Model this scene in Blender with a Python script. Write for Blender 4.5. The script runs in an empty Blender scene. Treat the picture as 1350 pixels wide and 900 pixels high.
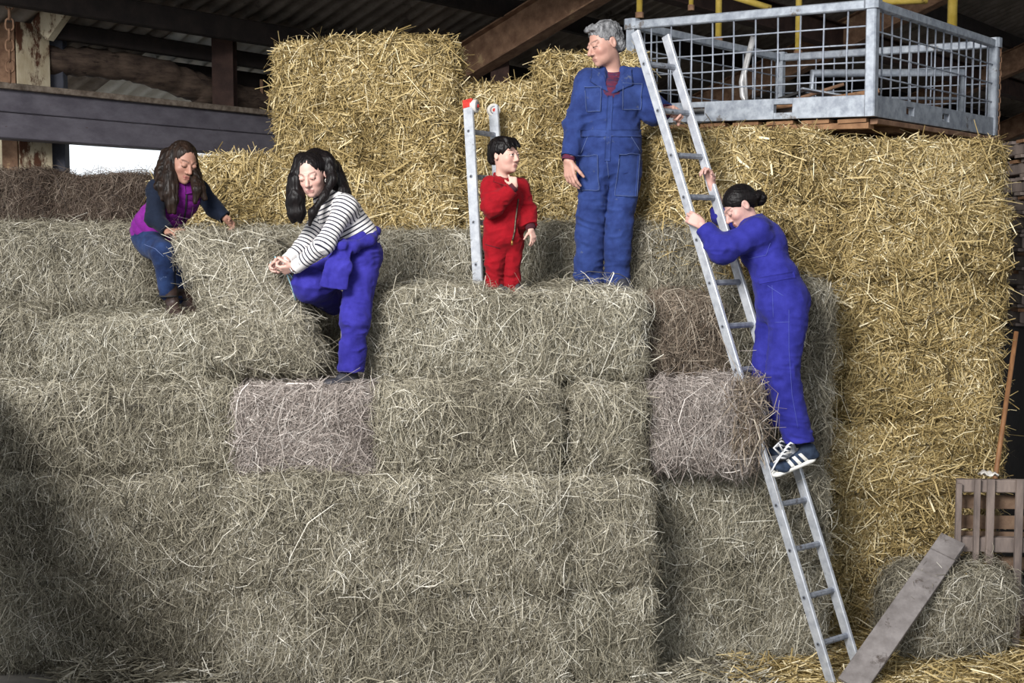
import bpy, bmesh, math, random
import numpy as np
from mathutils import Vector, Matrix
from mathutils.bvhtree import BVHTree
sc = bpy.context.scene
COL = sc.collection
# ------------------------------------------------------------------ camera
FPX = 1700.0; CZ = 2.6; PITCH = math.radians(4.37)
cam_d = bpy.data.cameras.new('camera'); cam = bpy.data.objects.new('camera', cam_d); COL.objects.link(cam)
cam_d.sensor_width = 36.0; cam_d.lens = FPX / 1350 * 36.0; cam_d.clip_end = 200
cam.location = (0, 0, CZ); cam.rotation_euler = (math.radians(90) - PITCH, 0, 0)
sc.camera = cam
# ------------------------------------------------------------------ world, light, exposure
w = bpy.data.worlds.new('overcast_sky'); sc.world = w; w.use_nodes = True
bg = w.node_tree.nodes['Background']; bg.inputs[0].default_value = (0.90, 0.95, 1.0, 1); bg.inputs[1].default_value = 1.45
def area(name, loc, target, sx, sy, power, color=(1, 1, 1), spread=180):
    l = bpy.data.lights.new(name, 'AREA'); l.shape = 'RECTANGLE'; l.size = sx; l.size_y = sy; l.energy = power; l.color = color
    l.spread = math.radians(spread)
    o = bpy.data.objects.new(name, l); COL.objects.link(o); o.location = loc
    o.rotation_euler = (Vector(target) - Vector(loc)).to_track_quat('-Z', 'Y').to_euler()
    return o
area('barn_door_daylight', (-3.3, 0.4, 6.3), (0.5, 8.3, 2.2), 3.0, 2.4, 480, (1.0, 0.98, 0.95), 100)
sc.view_settings.view_transform = 'Standard'; sc.view_settings.look = 'None'
sc.view_settings.gamma = 1; sc.view_settings.use_curve_mapping = False
sc.view_settings.exposure = 0.0
# ------------------------------------------------------------------ helpers
def P(px, py, Y):
    u = (px - 675) / FPX; v = (450 - py) / FPX
    c, s = math.cos(PITCH), math.sin(PITCH)
    k = Y / (c + v * s)
    return np.array([u * k, Y, CZ + (v * c - s) * k])
def lin(r, g, b):
    f = lambda c: (c / 255 / 12.92) if c <= 10 else ((c / 255 + .055) / 1.055) ** 2.4
    return (f(r), f(g), f(b), 1)
def nrm(v):
    v = np.asarray(v, float); return v / (np.linalg.norm(v) + 1e-12)
def vn(p, seed=0):                                   # value noise, p (n,3) -> (-1..1)
    ip = np.floor(p).astype(np.int64); f = p - ip; f = f * f * (3 - 2 * f); out = 0
    for dx in (0, 1):
        for dy in (0, 1):
            for dz in (0, 1):
                h = (ip[:, 0] + dx) * 374761393 + (ip[:, 1] + dy) * 668265263 + (ip[:, 2] + dz) * 2147483647 + seed * 1274126177
                h = (h ^ (h >> 13)) * 1103515245 & 0x7fffffff
                h = (h ^ (h >> 16)) & 0xffff
                wx = f[:, 0] if dx else 1 - f[:, 0]; wy = f[:, 1] if dy else 1 - f[:, 1]; wz = f[:, 2] if dz else 1 - f[:, 2]
                out = out + (h / 32767.5 - 1) * wx * wy * wz
    return out
def mesh_np(name, V, F, mats, parent=None, smooth=False, mi=None, attrs=None, seamsharp=False):
    """V (n,3) world; F (m,4) or (m,3) array; one mesh object."""
    V = np.asarray(V, np.float32); F = np.asarray(F, np.int32); k = F.shape[1]
    if parent is not None: V = V - np.array(parent_loc(parent), np.float32)
    me = bpy.data.meshes.new(name)
    me.vertices.add(len(V)); me.vertices.foreach_set('co', V.ravel())
    me.loops.add(F.size); me.loops.foreach_set('vertex_index', F.ravel())
    me.polygons.add(len(F)); me.polygons.foreach_set('loop_start', np.arange(0, F.size, k, dtype=np.int32))
    me.polygons.foreach_set('use_smooth', np.full(len(F), bool(smooth)))
    for m in (mats if isinstance(mats, (list, tuple)) else [mats]): me.materials.append(m)
    if mi is not None: me.polygons.foreach_set('material_index', np.asarray(mi, np.int32))
    for an, av in (attrs or {}).items():
        av = np.asarray(av, np.float32)
        if av.ndim == 1:
            a = me.attributes.new(an, 'FLOAT', 'POINT'); a.data.foreach_set('value', av)
        else:
            a = me.attributes.new(an, 'FLOAT_COLOR', 'POINT'); a.data.foreach_set('color', av.ravel())
    me.update(calc_edges=True); me.validate()
    o = bpy.data.objects.new(name, me); COL.objects.link(o)
    if parent is not None: o.parent = parent
    return o
def parent_loc(p):
    l = Vector((0, 0, 0))
    while p is not None:
        l += p.location; p = p.parent
    return tuple(l)
def tag(o, label=None, cat=None, group=None, kind=None):
    if label: o['label'] = label
    if cat: o['category'] = cat
    if group: o['group'] = group
    if kind: o['kind'] = kind
    return o
def empty(name, loc, label, cat, group=None):
    o = bpy.data.objects.new(name, None); COL.objects.link(o); o.location = tuple(float(x) for x in loc); o.empty_display_size = .1
    return tag(o, label, cat, group)
class MB:
    def __init__(s): s.v = []; s.f = []
    def add(s, vs, fs):
        b = len(s.v); s.v += [tuple(map(float, v)) for v in vs]; s.f += [tuple(i + b for i in f) for f in fs]; return s
    def beam(s, a, b, w, h, up=(0, 0, 1), ch=.1):     # chamfered bar from a to b; w across, h along up
        a = np.array(a, float); b = np.array(b, float); t = nrm(b - a); x = nrm(np.cross(t, up)); y = np.cross(x, t)
        c = min(w, h) * ch
        pr = [(-w/2+c, -h/2), (w/2-c, -h/2), (w/2, -h/2+c), (w/2, h/2-c), (w/2-c, h/2), (-w/2+c, h/2), (-w/2, h/2-c), (-w/2, -h/2+c)]
        vs = [a + x * p + y * q for p, q in pr] + [b + x * p + y * q for p, q in pr]
        fs = [(i, (i + 1) % 8, 8 + (i + 1) % 8, 8 + i) for i in range(8)] + [tuple(range(7, -1, -1)), tuple(range(8, 16))]
        return s.add(vs, fs)
    def hbeam(s, a, b, w, h, up=(0, 0, 1), t=.015):   # steel I section
        a = np.array(a, float); b = np.array(b, float); d = nrm(b - a); x = nrm(np.cross(d, up)); y = np.cross(x, d)
        s.beam(a + y * (h/2 - t/2), b + y * (h/2 - t/2), w, t, up); s.beam(a - y * (h/2 - t/2), b - y * (h/2 - t/2), w, t, up)
        return s.beam(a, b, t, h - 2 * t, up)
    def tube(s, pts, r, n=8, cap=True):
        pts = [np.array(p, float) for p in pts]; m = len(pts); rs = r if isinstance(r, (list, tuple)) else [r] * m
        t0 = nrm(pts[1] - pts[0]); ref = np.array([0, 0, 1.]) if abs(t0[2]) < .9 else np.array([1., 0, 0])
        x = nrm(np.cross(t0, ref)); vs = []
        for i, p in enumerate(pts):
            t = nrm(pts[min(i + 1, m - 1)] - pts[max(i - 1, 0)])
            x = nrm(x - t * x.dot(t)); y = np.cross(t, x)
            vs += [p + (x * math.cos(2 * math.pi * j / n) + y * math.sin(2 * math.pi * j / n)) * rs[i] for j in range(n)]
        fs = [(i * n + j, i * n + (j + 1) % n, (i + 1) * n + (j + 1) % n, (i + 1) * n + j) for i in range(m - 1) for j in range(n)]
        if cap: fs += [tuple(range(n - 1, -1, -1)), tuple((m - 1) * n + j for j in range(n))]
        return s.add(vs, fs)
    def torus(s, c, R, r, ax, n=16, m=6, stretch=None):
        c = np.array(c, float); ax = nrm(ax); ref = np.array([0, 0, 1.]) if abs(ax[2]) < .9 else np.array([1., 0, 0])
        x = nrm(np.cross(ax, ref)); y = np.cross(ax, x); vs = []
        if stretch is not None: y = nrm(stretch); x = np.cross(y, ax)
        for i in range(n):
            a = 2 * math.pi * i / n; d = x * math.cos(a) + y * math.sin(a)
            off = y * (R * .55 * np.sign(math.sin(a))) if stretch is not None else 0
            for j in range(m):
                b = 2 * math.pi * j / m; vs.append(c + off + d * (R + r * math.cos(b)) + ax * r * math.sin(b))
        fs = [(i * m + j, ((i + 1) % n) * m + j, ((i + 1) % n) * m + (j + 1) % m, i * m + (j + 1) % m) for i in range(n) for j in range(m)]
        return s.add(vs, fs)
    def ball(s, c, r, n=12, m=8):
        c = np.array(c, float); r = np.array(r if hasattr(r, '__len__') else (r, r, r), float); vs = []
        for i in range(m + 1):
            th = math.pi * i / m
            for j in range(n):
                ph = 2 * math.pi * j / n; vs.append(c + r * np.array([math.sin(th) * math.cos(ph), math.sin(th) * math.sin(ph), math.cos(th)]))
        fs = [(i * n + j, (i + 1) * n + j, (i + 1) * n + (j + 1) % n, i * n + (j + 1) % n) for i in range(m) for j in range(n)]
        return s.add(vs, fs)
    def build(s, name, m, parent=None, smooth=False):
        me = bpy.data.meshes.new(name); l = Vector(parent_loc(parent)) if parent is not None else Vector((0, 0, 0))
        me.from_pydata([tuple(Vector(v) - l) for v in s.v], [], s.f)
        me.materials.append(m); me.validate(); me.update()
        bm = bmesh.new(); bm.from_mesh(me); bmesh.ops.recalc_face_normals(bm, faces=bm.faces); bm.to_mesh(me); bm.free()
        if smooth:
            me.polygons.foreach_set('use_smooth', [True] * len(me.polygons)); me.update()
        o = bpy.data.objects.new(name, me); COL.objects.link(o)
        if parent is not None: o.parent = parent
        return o
def thing(mb, name, m, label, cat, group=None, smooth=False):  # single-mesh thing with its origin at its base centre
    v = np.array(mb.v); c = np.array([(v[:, 0].min() + v[:, 0].max()) / 2, (v[:, 1].min() + v[:, 1].max()) / 2, v[:, 2].min()])
    mb.v = [tuple(p) for p in v - c]; o = mb.build(name, m, None, smooth); o.location = tuple(c)
    return tag(o, label, cat, group)
# ------------------------------------------------------------------ materials
def mat(name, c1, c2=None, scale=6, rough=.7, metal=0, bump=.0, bscale=40, stretch=(1, 1, 1), c3=None, s3=3, t3=.55, spec=.3, detail=5, sheen=0):
    m = bpy.data.materials.new(name); m.use_nodes = True; nt = m.node_tree; N = nt.nodes; L = nt.links; b = N['Principled BSDF']
    b.inputs['Roughness'].default_value = rough; b.inputs['Metallic'].default_value = metal; b.inputs['Specular IOR Level'].default_value = spec
    if sheen: b.inputs['Sheen Weight'].default_value = sheen
    tc = N.new('ShaderNodeTexCoord'); mp = N.new('ShaderNodeMapping'); mp.inputs['Scale'].default_value = stretch; L.new(tc.outputs['Object'], mp.inputs[0])
    no = N.new('ShaderNodeTexNoise'); no.inputs['Scale'].default_value = scale; no.inputs['Detail'].default_value = detail; no.inputs['Roughness'].default_value = .65
    L.new(mp.outputs[0], no.inputs['Vector'])
    rp = N.new('ShaderNodeValToRGB'); rp.color_ramp.elements[0].position = .36; rp.color_ramp.elements[1].position = .64
    rp.color_ramp.elements[0].color = c1; rp.color_ramp.elements[1].color = c2 or c1; L.new(no.outputs['Fac'], rp.inputs[0])
    out = rp.outputs[0]
    if c3:
        n3 = N.new('ShaderNodeTexNoise'); n3.inputs['Scale'].default_value = s3; n3.inputs['Detail'].default_value = 8; n3.inputs['Roughness'].default_value = .7
        L.new(mp.outputs[0], n3.inputs['Vector'])
        r3 = N.new('ShaderNodeValToRGB'); r3.color_ramp.elements[0].position = t3; r3.color_ramp.elements[1].position = t3 + .06
        L.new(n3.outputs['Fac'], r3.inputs[0]); mx = N.new('ShaderNodeMix'); mx.data_type = 'RGBA'
        L.new(r3.outputs[0], mx.inputs[0]); L.new(out, mx.inputs[6]); mx.inputs[7].default_value = c3; out = mx.outputs[2]
    L.new(out, b.inputs['Base Color'])
    if bump:
        nb = N.new('ShaderNodeTexNoise'); nb.inputs['Scale'].default_value = bscale; nb.inputs['Detail'].default_value = 4; L.new(mp.outputs[0], nb.inputs['Vector'])
        bp = N.new('ShaderNodeBump'); bp.inputs['Strength'].default_value = bump; bp.inputs['Distance'].default_value = .01
        L.new(nb.outputs['Fac'], bp.inputs['Height']); L.new(bp.outputs[0], b.inputs['Normal'])
    return m
def ramp_mat(name, cols, rough=.6, spec=.25):        # colour by the per-strand attribute 'tint'
    m = bpy.data.materials.new(name); m.use_nodes = True; nt = m.node_tree; N = nt.nodes; L = nt.links; b = N['Principled BSDF']
    b.inputs['Roughness'].default_value = rough; b.inputs['Specular IOR Level'].default_value = spec
    at = N.new('ShaderNodeAttribute'); at.attribute_name = 'tint'
    rp = N.new('ShaderNodeValToRGB'); e = rp.color_ramp.elements; n = len(cols)
    e[0].color = cols[0]; e[1].color = cols[-1]
    for i in range(1, n - 1):
        x = e.new(i / (n - 1)); x.color = cols[i]
    L.new(at.outputs['Fac'], rp.inputs[0]); L.new(rp.outputs[0], b.inputs['Base Color'])
    return m
PAL = {
 'straw': [(54, 44, 25), (122, 103, 63), (166, 144, 95), (199, 179, 131), (236, 223, 188)],
 'hay':   [(50, 45, 38), (102, 96, 82), (142, 135, 117), (174, 167, 149), (218, 213, 200)],
 'green': [(50, 47, 38), (106, 100, 84), (146, 139, 121), (178, 172, 155), (220, 216, 203)],
 'brown': [(46, 38, 31), (90, 78, 66), (122, 108, 94), (150, 137, 121), (190, 180, 165)],
 'pink':  [(74, 66, 61), (120, 110, 104), (148, 138, 131), (170, 160, 153), (206, 199, 192)],
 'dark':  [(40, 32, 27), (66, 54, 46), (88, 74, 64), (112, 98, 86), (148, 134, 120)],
}
SM = {k: ramp_mat('strands_' + k, [lin(*c) for c in v]) for k, v in PAL.items()}
CM = {k: mat('bale_' + k, lin(*v[0]), lin(*v[2]), scale=28, stretch=(1, 1, .35), bump=.8, bscale=60, rough=.9, spec=.1) for k, v in PAL.items()}  # bale cores darker than the strands: shade of the gaps put into the colour
CM['straw'] = mat('bale_straw_core', lin(*PAL['straw'][0]), lin(*PAL['straw'][2]), scale=30, stretch=(.4, 1, 1), bump=.8, bscale=60, rough=.9, spec=.1)
galv = mat('galvanised_steel', lin(132, 138, 148), lin(172, 178, 186), scale=14, rough=.5, metal=.35, bump=.06, c3=lin(104, 98, 94), s3=5, t3=.62)
galv_bar = mat('galvanised_mesh_bar', lin(130, 136, 148), lin(160, 166, 176), scale=20, rough=.5, metal=.3, c3=lin(110, 84, 66), s3=9, t3=.66)
alu = mat('ladder_aluminium', lin(170, 174, 182), lin(202, 205, 210), scale=16, rough=.42, metal=.45, bump=.04, c3=lin(140, 140, 142), s3=12, t3=.63)
alu_rung = mat('rung_aluminium', lin(112, 116, 126), lin(146, 150, 158), scale=30, rough=.5, metal=.4, c3=lin(84, 80, 78), s3=14, t3=.58)
dark_hole = mat('dark_rubber', lin(34, 33, 34), lin(48, 46, 46), rough=.8)
red_plastic = mat('red_plastic_cap', lin(170, 40, 34), lin(196, 66, 54), scale=30, rough=.5)
white_wheel = mat('white_nylon', lin(186, 180, 172), lin(210, 206, 200), rough=.5)
rust = mat('rusty_steel', lin(108, 80, 62), lin(148, 116, 92), scale=8, rough=.85, bump=.4, bscale=60, c3=lin(176, 150, 112), s3=4, t3=.62)
rust_brown = mat('brown_painted_steel', lin(52, 37, 33), lin(74, 54, 47), scale=6, rough=.8, bump=.2, c3=lin(96, 62, 44), s3=5, t3=.66)
rust_white = mat('peeling_white_paint', lin(176, 160, 132), lin(206, 194, 168), scale=6, rough=.8, bump=.35, bscale=50, c3=lin(88, 56, 40), s3=5, t3=.5, stretch=(1, 1, .45))
grey_beam = mat('grey_painted_beam', lin(84, 80, 88), lin(104, 100, 108), scale=4, rough=.7, bump=.15, stretch=(1, 1, 2), c3=lin(74, 58, 52), s3=6, t3=.66)
beam_top = mat('dusty_beam_top', lin(92, 80, 70), lin(134, 122, 110), scale=18, rough=.95, bump=.5)
post_grey = mat('dark_grey_post', lin(58, 60, 70), lin(76, 78, 88), scale=5, rough=.7, bump=.1)
log_m = mat('old_log_wood', lin(58, 46, 40), lin(98, 82, 70), scale=5, stretch=(1, 1, 4), rough=.9, bump=.8, bscale=14, c3=lin(46, 36, 31), s3=6, t3=.58)
purlin_m = mat('dark_purlin', lin(30, 25, 24), lin(44, 37, 34), rough=.85, bump=.2)
roof_m = mat('fibre_cement_sheet', lin(118, 108, 100), lin(150, 140, 130), scale=5, rough=.9, bump=.15, c3=lin(92, 82, 74), s3=3, t3=.6)
skylight_m = mat('pale_roof_panel', lin(206, 204, 196), lin(226, 224, 218), rough=.6)
yellow_m = mat('yellow_paint', lin(176, 150, 62), lin(198, 172, 88), scale=10, rough=.55, c3=lin(96, 70, 44), s3=9, t3=.63)
pallet_w = mat('weathered_pallet_wood', lin(98, 88, 84), lin(136, 122, 114), scale=9, stretch=(1, 1, .25), rough=.9, bump=.4, c3=lin(82, 62, 50), s3=4, t3=.6)
pallet_o = mat('orange_pallet_wood', lin(116, 84, 60), lin(150, 114, 84), scale=9, rough=.9, bump=.3, c3=lin(96, 72, 56), s3=5, t3=.6)
plank_m = mat('grey_weathered_plank', lin(104, 98, 96), lin(134, 128, 126), scale=7, stretch=(1, 1, 1), rough=.85, bump=.35, c3=lin(82, 74, 70), s3=6, t3=.6)
handle_m = mat('ash_wood_handle', lin(112, 76, 48), lin(142, 102, 68), scale=8, stretch=(6, 6, .6), rough=.6)
floor_m = mat('barn_floor_concrete', lin(96, 92, 86), lin(126, 120, 112), scale=3, rough=.95, bump=.3)
wall_m = mat('dark_barn_boards', lin(38, 32, 30), lin(52, 44, 40), scale=3, stretch=(3, 3, .4), rough=.95, bump=.3)
# ------------------------------------------------------------------ the barn (its long axis A recedes to the right)
A = np.array([.62, .785, 0]); A /= np.linalg.norm(A); B = np.array([A[1], -A[0], 0.])    # B points to the right and to the camera, up the roof
G0 = P(0, 115, 10.5); G0[2] = 0
ROOF0, SLOPE = 4.53, .37
def at(s, d, z): return G0 + A * s + B * d + np.array([0, 0, z])
def on_line(px, py, d):                              # the point above the line at distance d from the girder that shows at px, py
    s0, s1 = -4., 24.
    for _ in range(50):
        s = (s0 + s1) / 2; p = G0 + A * s + B * d; v = P(px, py, p[1])
        if p[0] < v[0]: s0 = s
        else: s1 = s
    return P(px, py, (G0 + A * s + B * d)[1])
def zr(d): return ROOF0 + SLOPE * d
mb = MB(); mb.add([(-14, -6, 0), (26, -6, 0), (26, 40, 0), (-14, 40, 0), (-14, -6, -.2), (26, -6, -.2), (26, 40, -.2), (-14, 40, -.2)],
                  [(0, 1, 2, 3), (7, 6, 5, 4), (0, 4, 5, 1), (1, 5, 6, 2), (2, 6, 7, 3), (3, 7, 4, 0)])
tag(mb.build('floor', floor_m), kind='structure')
# roof: corrugated sheets seen from below
def roof_sheet(name, s0, s1, d0, d1, m, dz=0, amp=.026, lam=.19):
    ns = int((s1 - s0) / lam * 8); ss = np.linspace(s0, s1, ns + 1); ds = np.linspace(d0, d1, 4)
    S, D = np.meshgrid(ss, ds, indexing='ij'); Z = zr(D) + amp * np.sin(2 * np.pi * S / lam) + dz
    V = G0 + S[..., None] * A + D[..., None] * B; V[..., 2] = Z; V = V.reshape(-1, 3)
    V2 = V + np.array([0, 0, .007]); n = len(V); i = np.arange(ns)[:, None] * 4 + np.arange(3)[None]; i = i.ravel()
    F = np.stack([i, i + 1, i + 5, i + 4], 1); F = np.concatenate([F, F[:, ::-1] + n])
    e = np.arange(ns) * 4; F = np.concatenate([F, np.stack([e, e + 4, e + 4 + n, e + n], 1)])
    return tag(mesh_np(name, np.concatenate([V, V2]), F, m, smooth=True), kind='structure')
roof_sheet('ceiling', -3.2, 26, .0, 15.5, roof_m)
roof_sheet('ceiling_eave', -3.2, 1.75, -1.5, .07, roof_m, dz=-.012)
roof_sheet('ceiling_eave_far', 3.2, 26, -1.5, .07, roof_m, dz=-.012)
roof_sheet('ceiling_skylight', 1.75, 3.2, -1.5, .07, skylight_m, dz=-.012)
# purlins under the sheet
for k, d in enumerate((-.45, .42, 1.55, 3.4, 4.8, 6.2, 7.6, 9.2, 10.8, 12.4, 14)):
    z = zr(d) - .13 - .03
    o = MB().beam(at(-3.2, d, z), at(25, d, z), .09, .2).build('purlin', purlin_m); tag(o, kind='structure')
# rafters of rusty steel
for s in (4.6, 9.6, 14.6, 19.6):
    o = MB().hbeam(at(s, .1, zr(.1) - .45), at(s, 15.2, zr(15.2) - .45), .2, .36).build('rafter', rust); tag(o, kind='structure')
o = MB().hbeam(at(-3.0, 2.9, zr(2.9) - .47), at(25, 2.9, zr(2.9) - .47), .16, .3).build('girder_upper', rust_brown); tag(o, kind='structure')
# eaves girder along the open side: two channels, a dusty top
gz0, gz1 = P(0, 184, 10.5)[2], P(0, 117, 10.5)[2]; gh = gz1 - gz0
mb = MB(); mb.beam(at(-3.2, .02, gz0 + gh * .26), at(22, .02, gz0 + gh * .26), .22, gh * .50, ch=.04); mb.beam(at(-3.2, 0, gz0 + gh * .76), at(22, 0, gz0 + gh * .76), .2, gh * .46, ch=.04)
g = mb.build('girder', grey_beam); tag(g, kind='structure')
o = MB().beam(at(-3.2, .02, gz1 + .012), at(22, .02, gz1 + .012), .27, .05).build('girder_top_flange', beam_top, g)
# columns
c = on_line(36, 150, -.28)
cl = MB().hbeam((c[0], c[1], 0), (c[0], c[1], zr(-.3)), .3, .24, up=tuple(B), t=.02).build('column', rust_white); tag(cl, kind='structure')
MB().beam((c[0] - .1, c[1] - .14, 0), (c[0] - .1, c[1] - .14, zr(-.3)), .13, .02, up=(0, 1, 0)).build('cover_plate', rust, cl)
d_ = on_line(76, 150, -.30)
o = MB().beam((d_[0], d_[1], 0), (d_[0], d_[1], zr(-.3)), .15, .12, up=(0, 1, 0), ch=.05).build('column_grey', post_grey); tag(o, kind='structure')
a = on_line(56, 42, -.12); b = on_line(104, -26, .25)
o = MB().beam(a, b, .10, .22, up=(0, 0, 1)).build('haunch_brace', rust_white, cl)
p0 = on_line(297, 150, -.02); p0[2] = gz1 + .027; p1 = p0.copy(); p1[2] = P(297, 18, p0[1])[2]
o = MB().hbeam(p0, p1, .2, .18, up=(0, 1, 0), t=.02).build('column_brown', rust_brown); tag(o, kind='structure')
p0, p1 = P(659, 150, 13.5), P(659, 60, 13.5)
o = MB().hbeam(p0, p1, .19, .16, up=(0, 1, 0), t=.02).build('column_brown', rust_brown); tag(o, kind='structure')
c = P(10, 185, 12.6)
o = MB().beam((c[0], c[1], 0), P(10, 150, 12.6), .14, .14).build('column_far', rust_white); tag(o, kind='structure')
# crooked old log tied along the eaves
pts = [on_line(x, y, dd) for x, y, dd in ((62, 80, -.3), (120, 82, -.26), (170, 88, -.22), (205, 96, -.2), (240, 108, -.2), (275, 121, -.2), (320, 129, -.2), (365, 134, -.2), (420, 142, -.2))]
mb = MB(); fine = []; rad = [.125, .125, .125, .135, .14, .135, .115, .11, .11]
for i in range(len(pts) - 1):
    for t in np.linspace(0, 1, 6, endpoint=False): fine.append((pts[i] * (1 - t) + pts[i + 1] * t, rad[i] * (1 - t) + rad[i + 1] * t))
o = MB().beam(on_line(60, 38, -.08), on_line(420, 93, -.08), .08, .14).build('purlin', purlin_m); tag(o, kind='structure')
rng = np.random.default_rng(4)
mb.tube([f[0] + rng.normal(0, .006, 3) for f in fine], [f[1] * (1 + rng.normal(0, .03)) for f in fine], 14)
lo = thing(mb, 'log_beam', log_m, 'crooked dark old log running under the roof behind the brown post', 'log', smooth=True)
a = on_line(345, 124, -.12); MB().beam(a, a + np.array([0, 0, .14]), .03, .03, up=(0, 1, 0)).build('nail', rust, lo)
# pale sunlit sill ledge outside, right barn wall in shade, far gable
o = MB().beam(at(-1, 16, 3.5), at(26, 16, 3.5), .2, 7).build('wall_right', wall_m); tag(o, kind='structure')
o = MB().beam(at(25.8, -1, 5), at(25.8, 16, 5), .2, 10).build('wall_back', wall_m); tag(o, kind='structure')
o = MB().beam((-1.45, 3.2, .95), (-3.10, 7.35, .95), .08, 1.9, ch=.03).build('shade_partition', wall_m); tag(o, kind='structure')  # partition added outside the view to shade the lower left hay
# chain hanging down by the rusty column
def chain(p0, p1, R, label):
    p0 = np.array(p0, float); p1 = np.array(p1, float); L_ = np.linalg.norm(p1 - p0); t = (p1 - p0) / L_; n = int(L_ / (R * 2.5)); mb = MB()
    for i in range(n):
        ax = (1, .25, 0) if i % 2 else (.25, -1, 0)
        ax = np.array(ax) - t * np.dot(ax, t)
        mb.torus(p0 + t * (i + .5) * L_ / n, R, R * .28, nrm(ax), 12, 5, stretch=t)
    return thing(mb, 'chain', rust, label, 'chain', smooth=True)
chain(P(12, -30, 10.2), P(13, 108, 10.2), .03, 'rusty chain hanging beside the flaking white column')
# yellow suspended rods behind the cage
for px, yb, Y, r, lab in ((843, 24, 11.6, .028, 'yellow hanging pole directly above the cage left corner'), (911, 14, 11.7, .022, 'short yellow hanging pole second from the left above the cage'),
                    (947, 56, 11.9, .03, 'yellow hanging pole ending behind the upper left of the cage mesh'), (1052, 74, 12.2, .03, 'longest yellow hanging pole seen through the cage mesh'),
                    (1255, 43, 12.2, .045, 'thick flaking yellow pole above the cage right side')):
    p0 = P(px, yb, Y); dd = np.dot(p0[:2] - G0[:2], B[:2]); p1 = p0.copy(); p1[2] = zr(dd) - .02
    mb = MB().tube([p0, p1], r, 10)
    o = thing(mb, 'hanging_pole', yellow_m, lab, 'pole', 'yellow poles hanging from the roof', True)
    MB().tube([p0, p0 + np.array([0, 0, .05])], r * 1.35, 10).build('end_cap', rust, o)
for (x0, y0, x1, y1, Y, lab) in ((962, -6, 1016, 11, 12, 'yellow brace sloping down to the cage front rail'), (1160, 2, 1222, 1, 12, 'yellow brace lying flat over the cage near corner')):
    thing(MB().tube([P(x0, y0, Y), P(x1, y1, Y)], .03, 10), 'yellow_brace', yellow_m, lab, 'brace', None, True)

# ------------------------------------------------------------------ bales
def strands(rng, P0, N, bias, spread, L, Lv, w, curl, off, droop=0, tilt=.25, nseg=3):
    n = len(P0); t = bias + spread * rng.normal(size=(n, 3)); t -= (t * N).sum(1, keepdims=True) * N
    t /= np.linalg.norm(t, axis=1, keepdims=True) + 1e-9
    d = t + N * rng.normal(0, tilt, (n, 1)); d /= np.linalg.norm(d, axis=1, keepdims=True)
    Ls = (L * np.exp(rng.normal(0, Lv, n)))[:, None]; o = (np.abs(rng.normal(0, off, n)) + .003)[:, None]
    bend = rng.normal(size=(n, 3)); bend -= (bend * d).sum(1, keepdims=True) * d
    sd = np.cross(d, N); sd /= np.linalg.norm(sd, axis=1, keepdims=True) + 1e-9; nn = np.cross(sd, d)
    ro = rng.uniform(-1.0, 1.0, (n, 1)); side = sd * np.cos(ro) + nn * np.sin(ro)
    ws = w * np.exp(rng.normal(0, .3, (n, 1))); V = []
    for k in range(nseg + 1):
        s = k / nseg
        c = P0 + N * o + d * Ls * (s - .5) + bend * Ls * curl * (4 * s * (1 - s)) - np.array([0, 0, 1.]) * Ls * droop * (s - .5) ** 2 * 2
        ww = ws * (.55 + .45 * math.sin(math.pi * (.15 + .7 * s)))
        V += [c - side * ww / 2, c + side * ww / 2]
    V = np.stack(V, 1).reshape(-1, 3); m = 2 * (nseg + 1); base = (np.arange(n) * m)[:, None]; F = []
    for k in range(nseg): F.append(base + np.array([2 * k, 2 * k + 1, 2 * k + 3, 2 * k + 2]))
    F = np.stack(F, 1).reshape(-1, 4)
    tint = np.repeat(np.clip(rng.normal(.5, .25, n), 0, 1), m)
    return V, F, tint
DENS = 1.0
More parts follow.
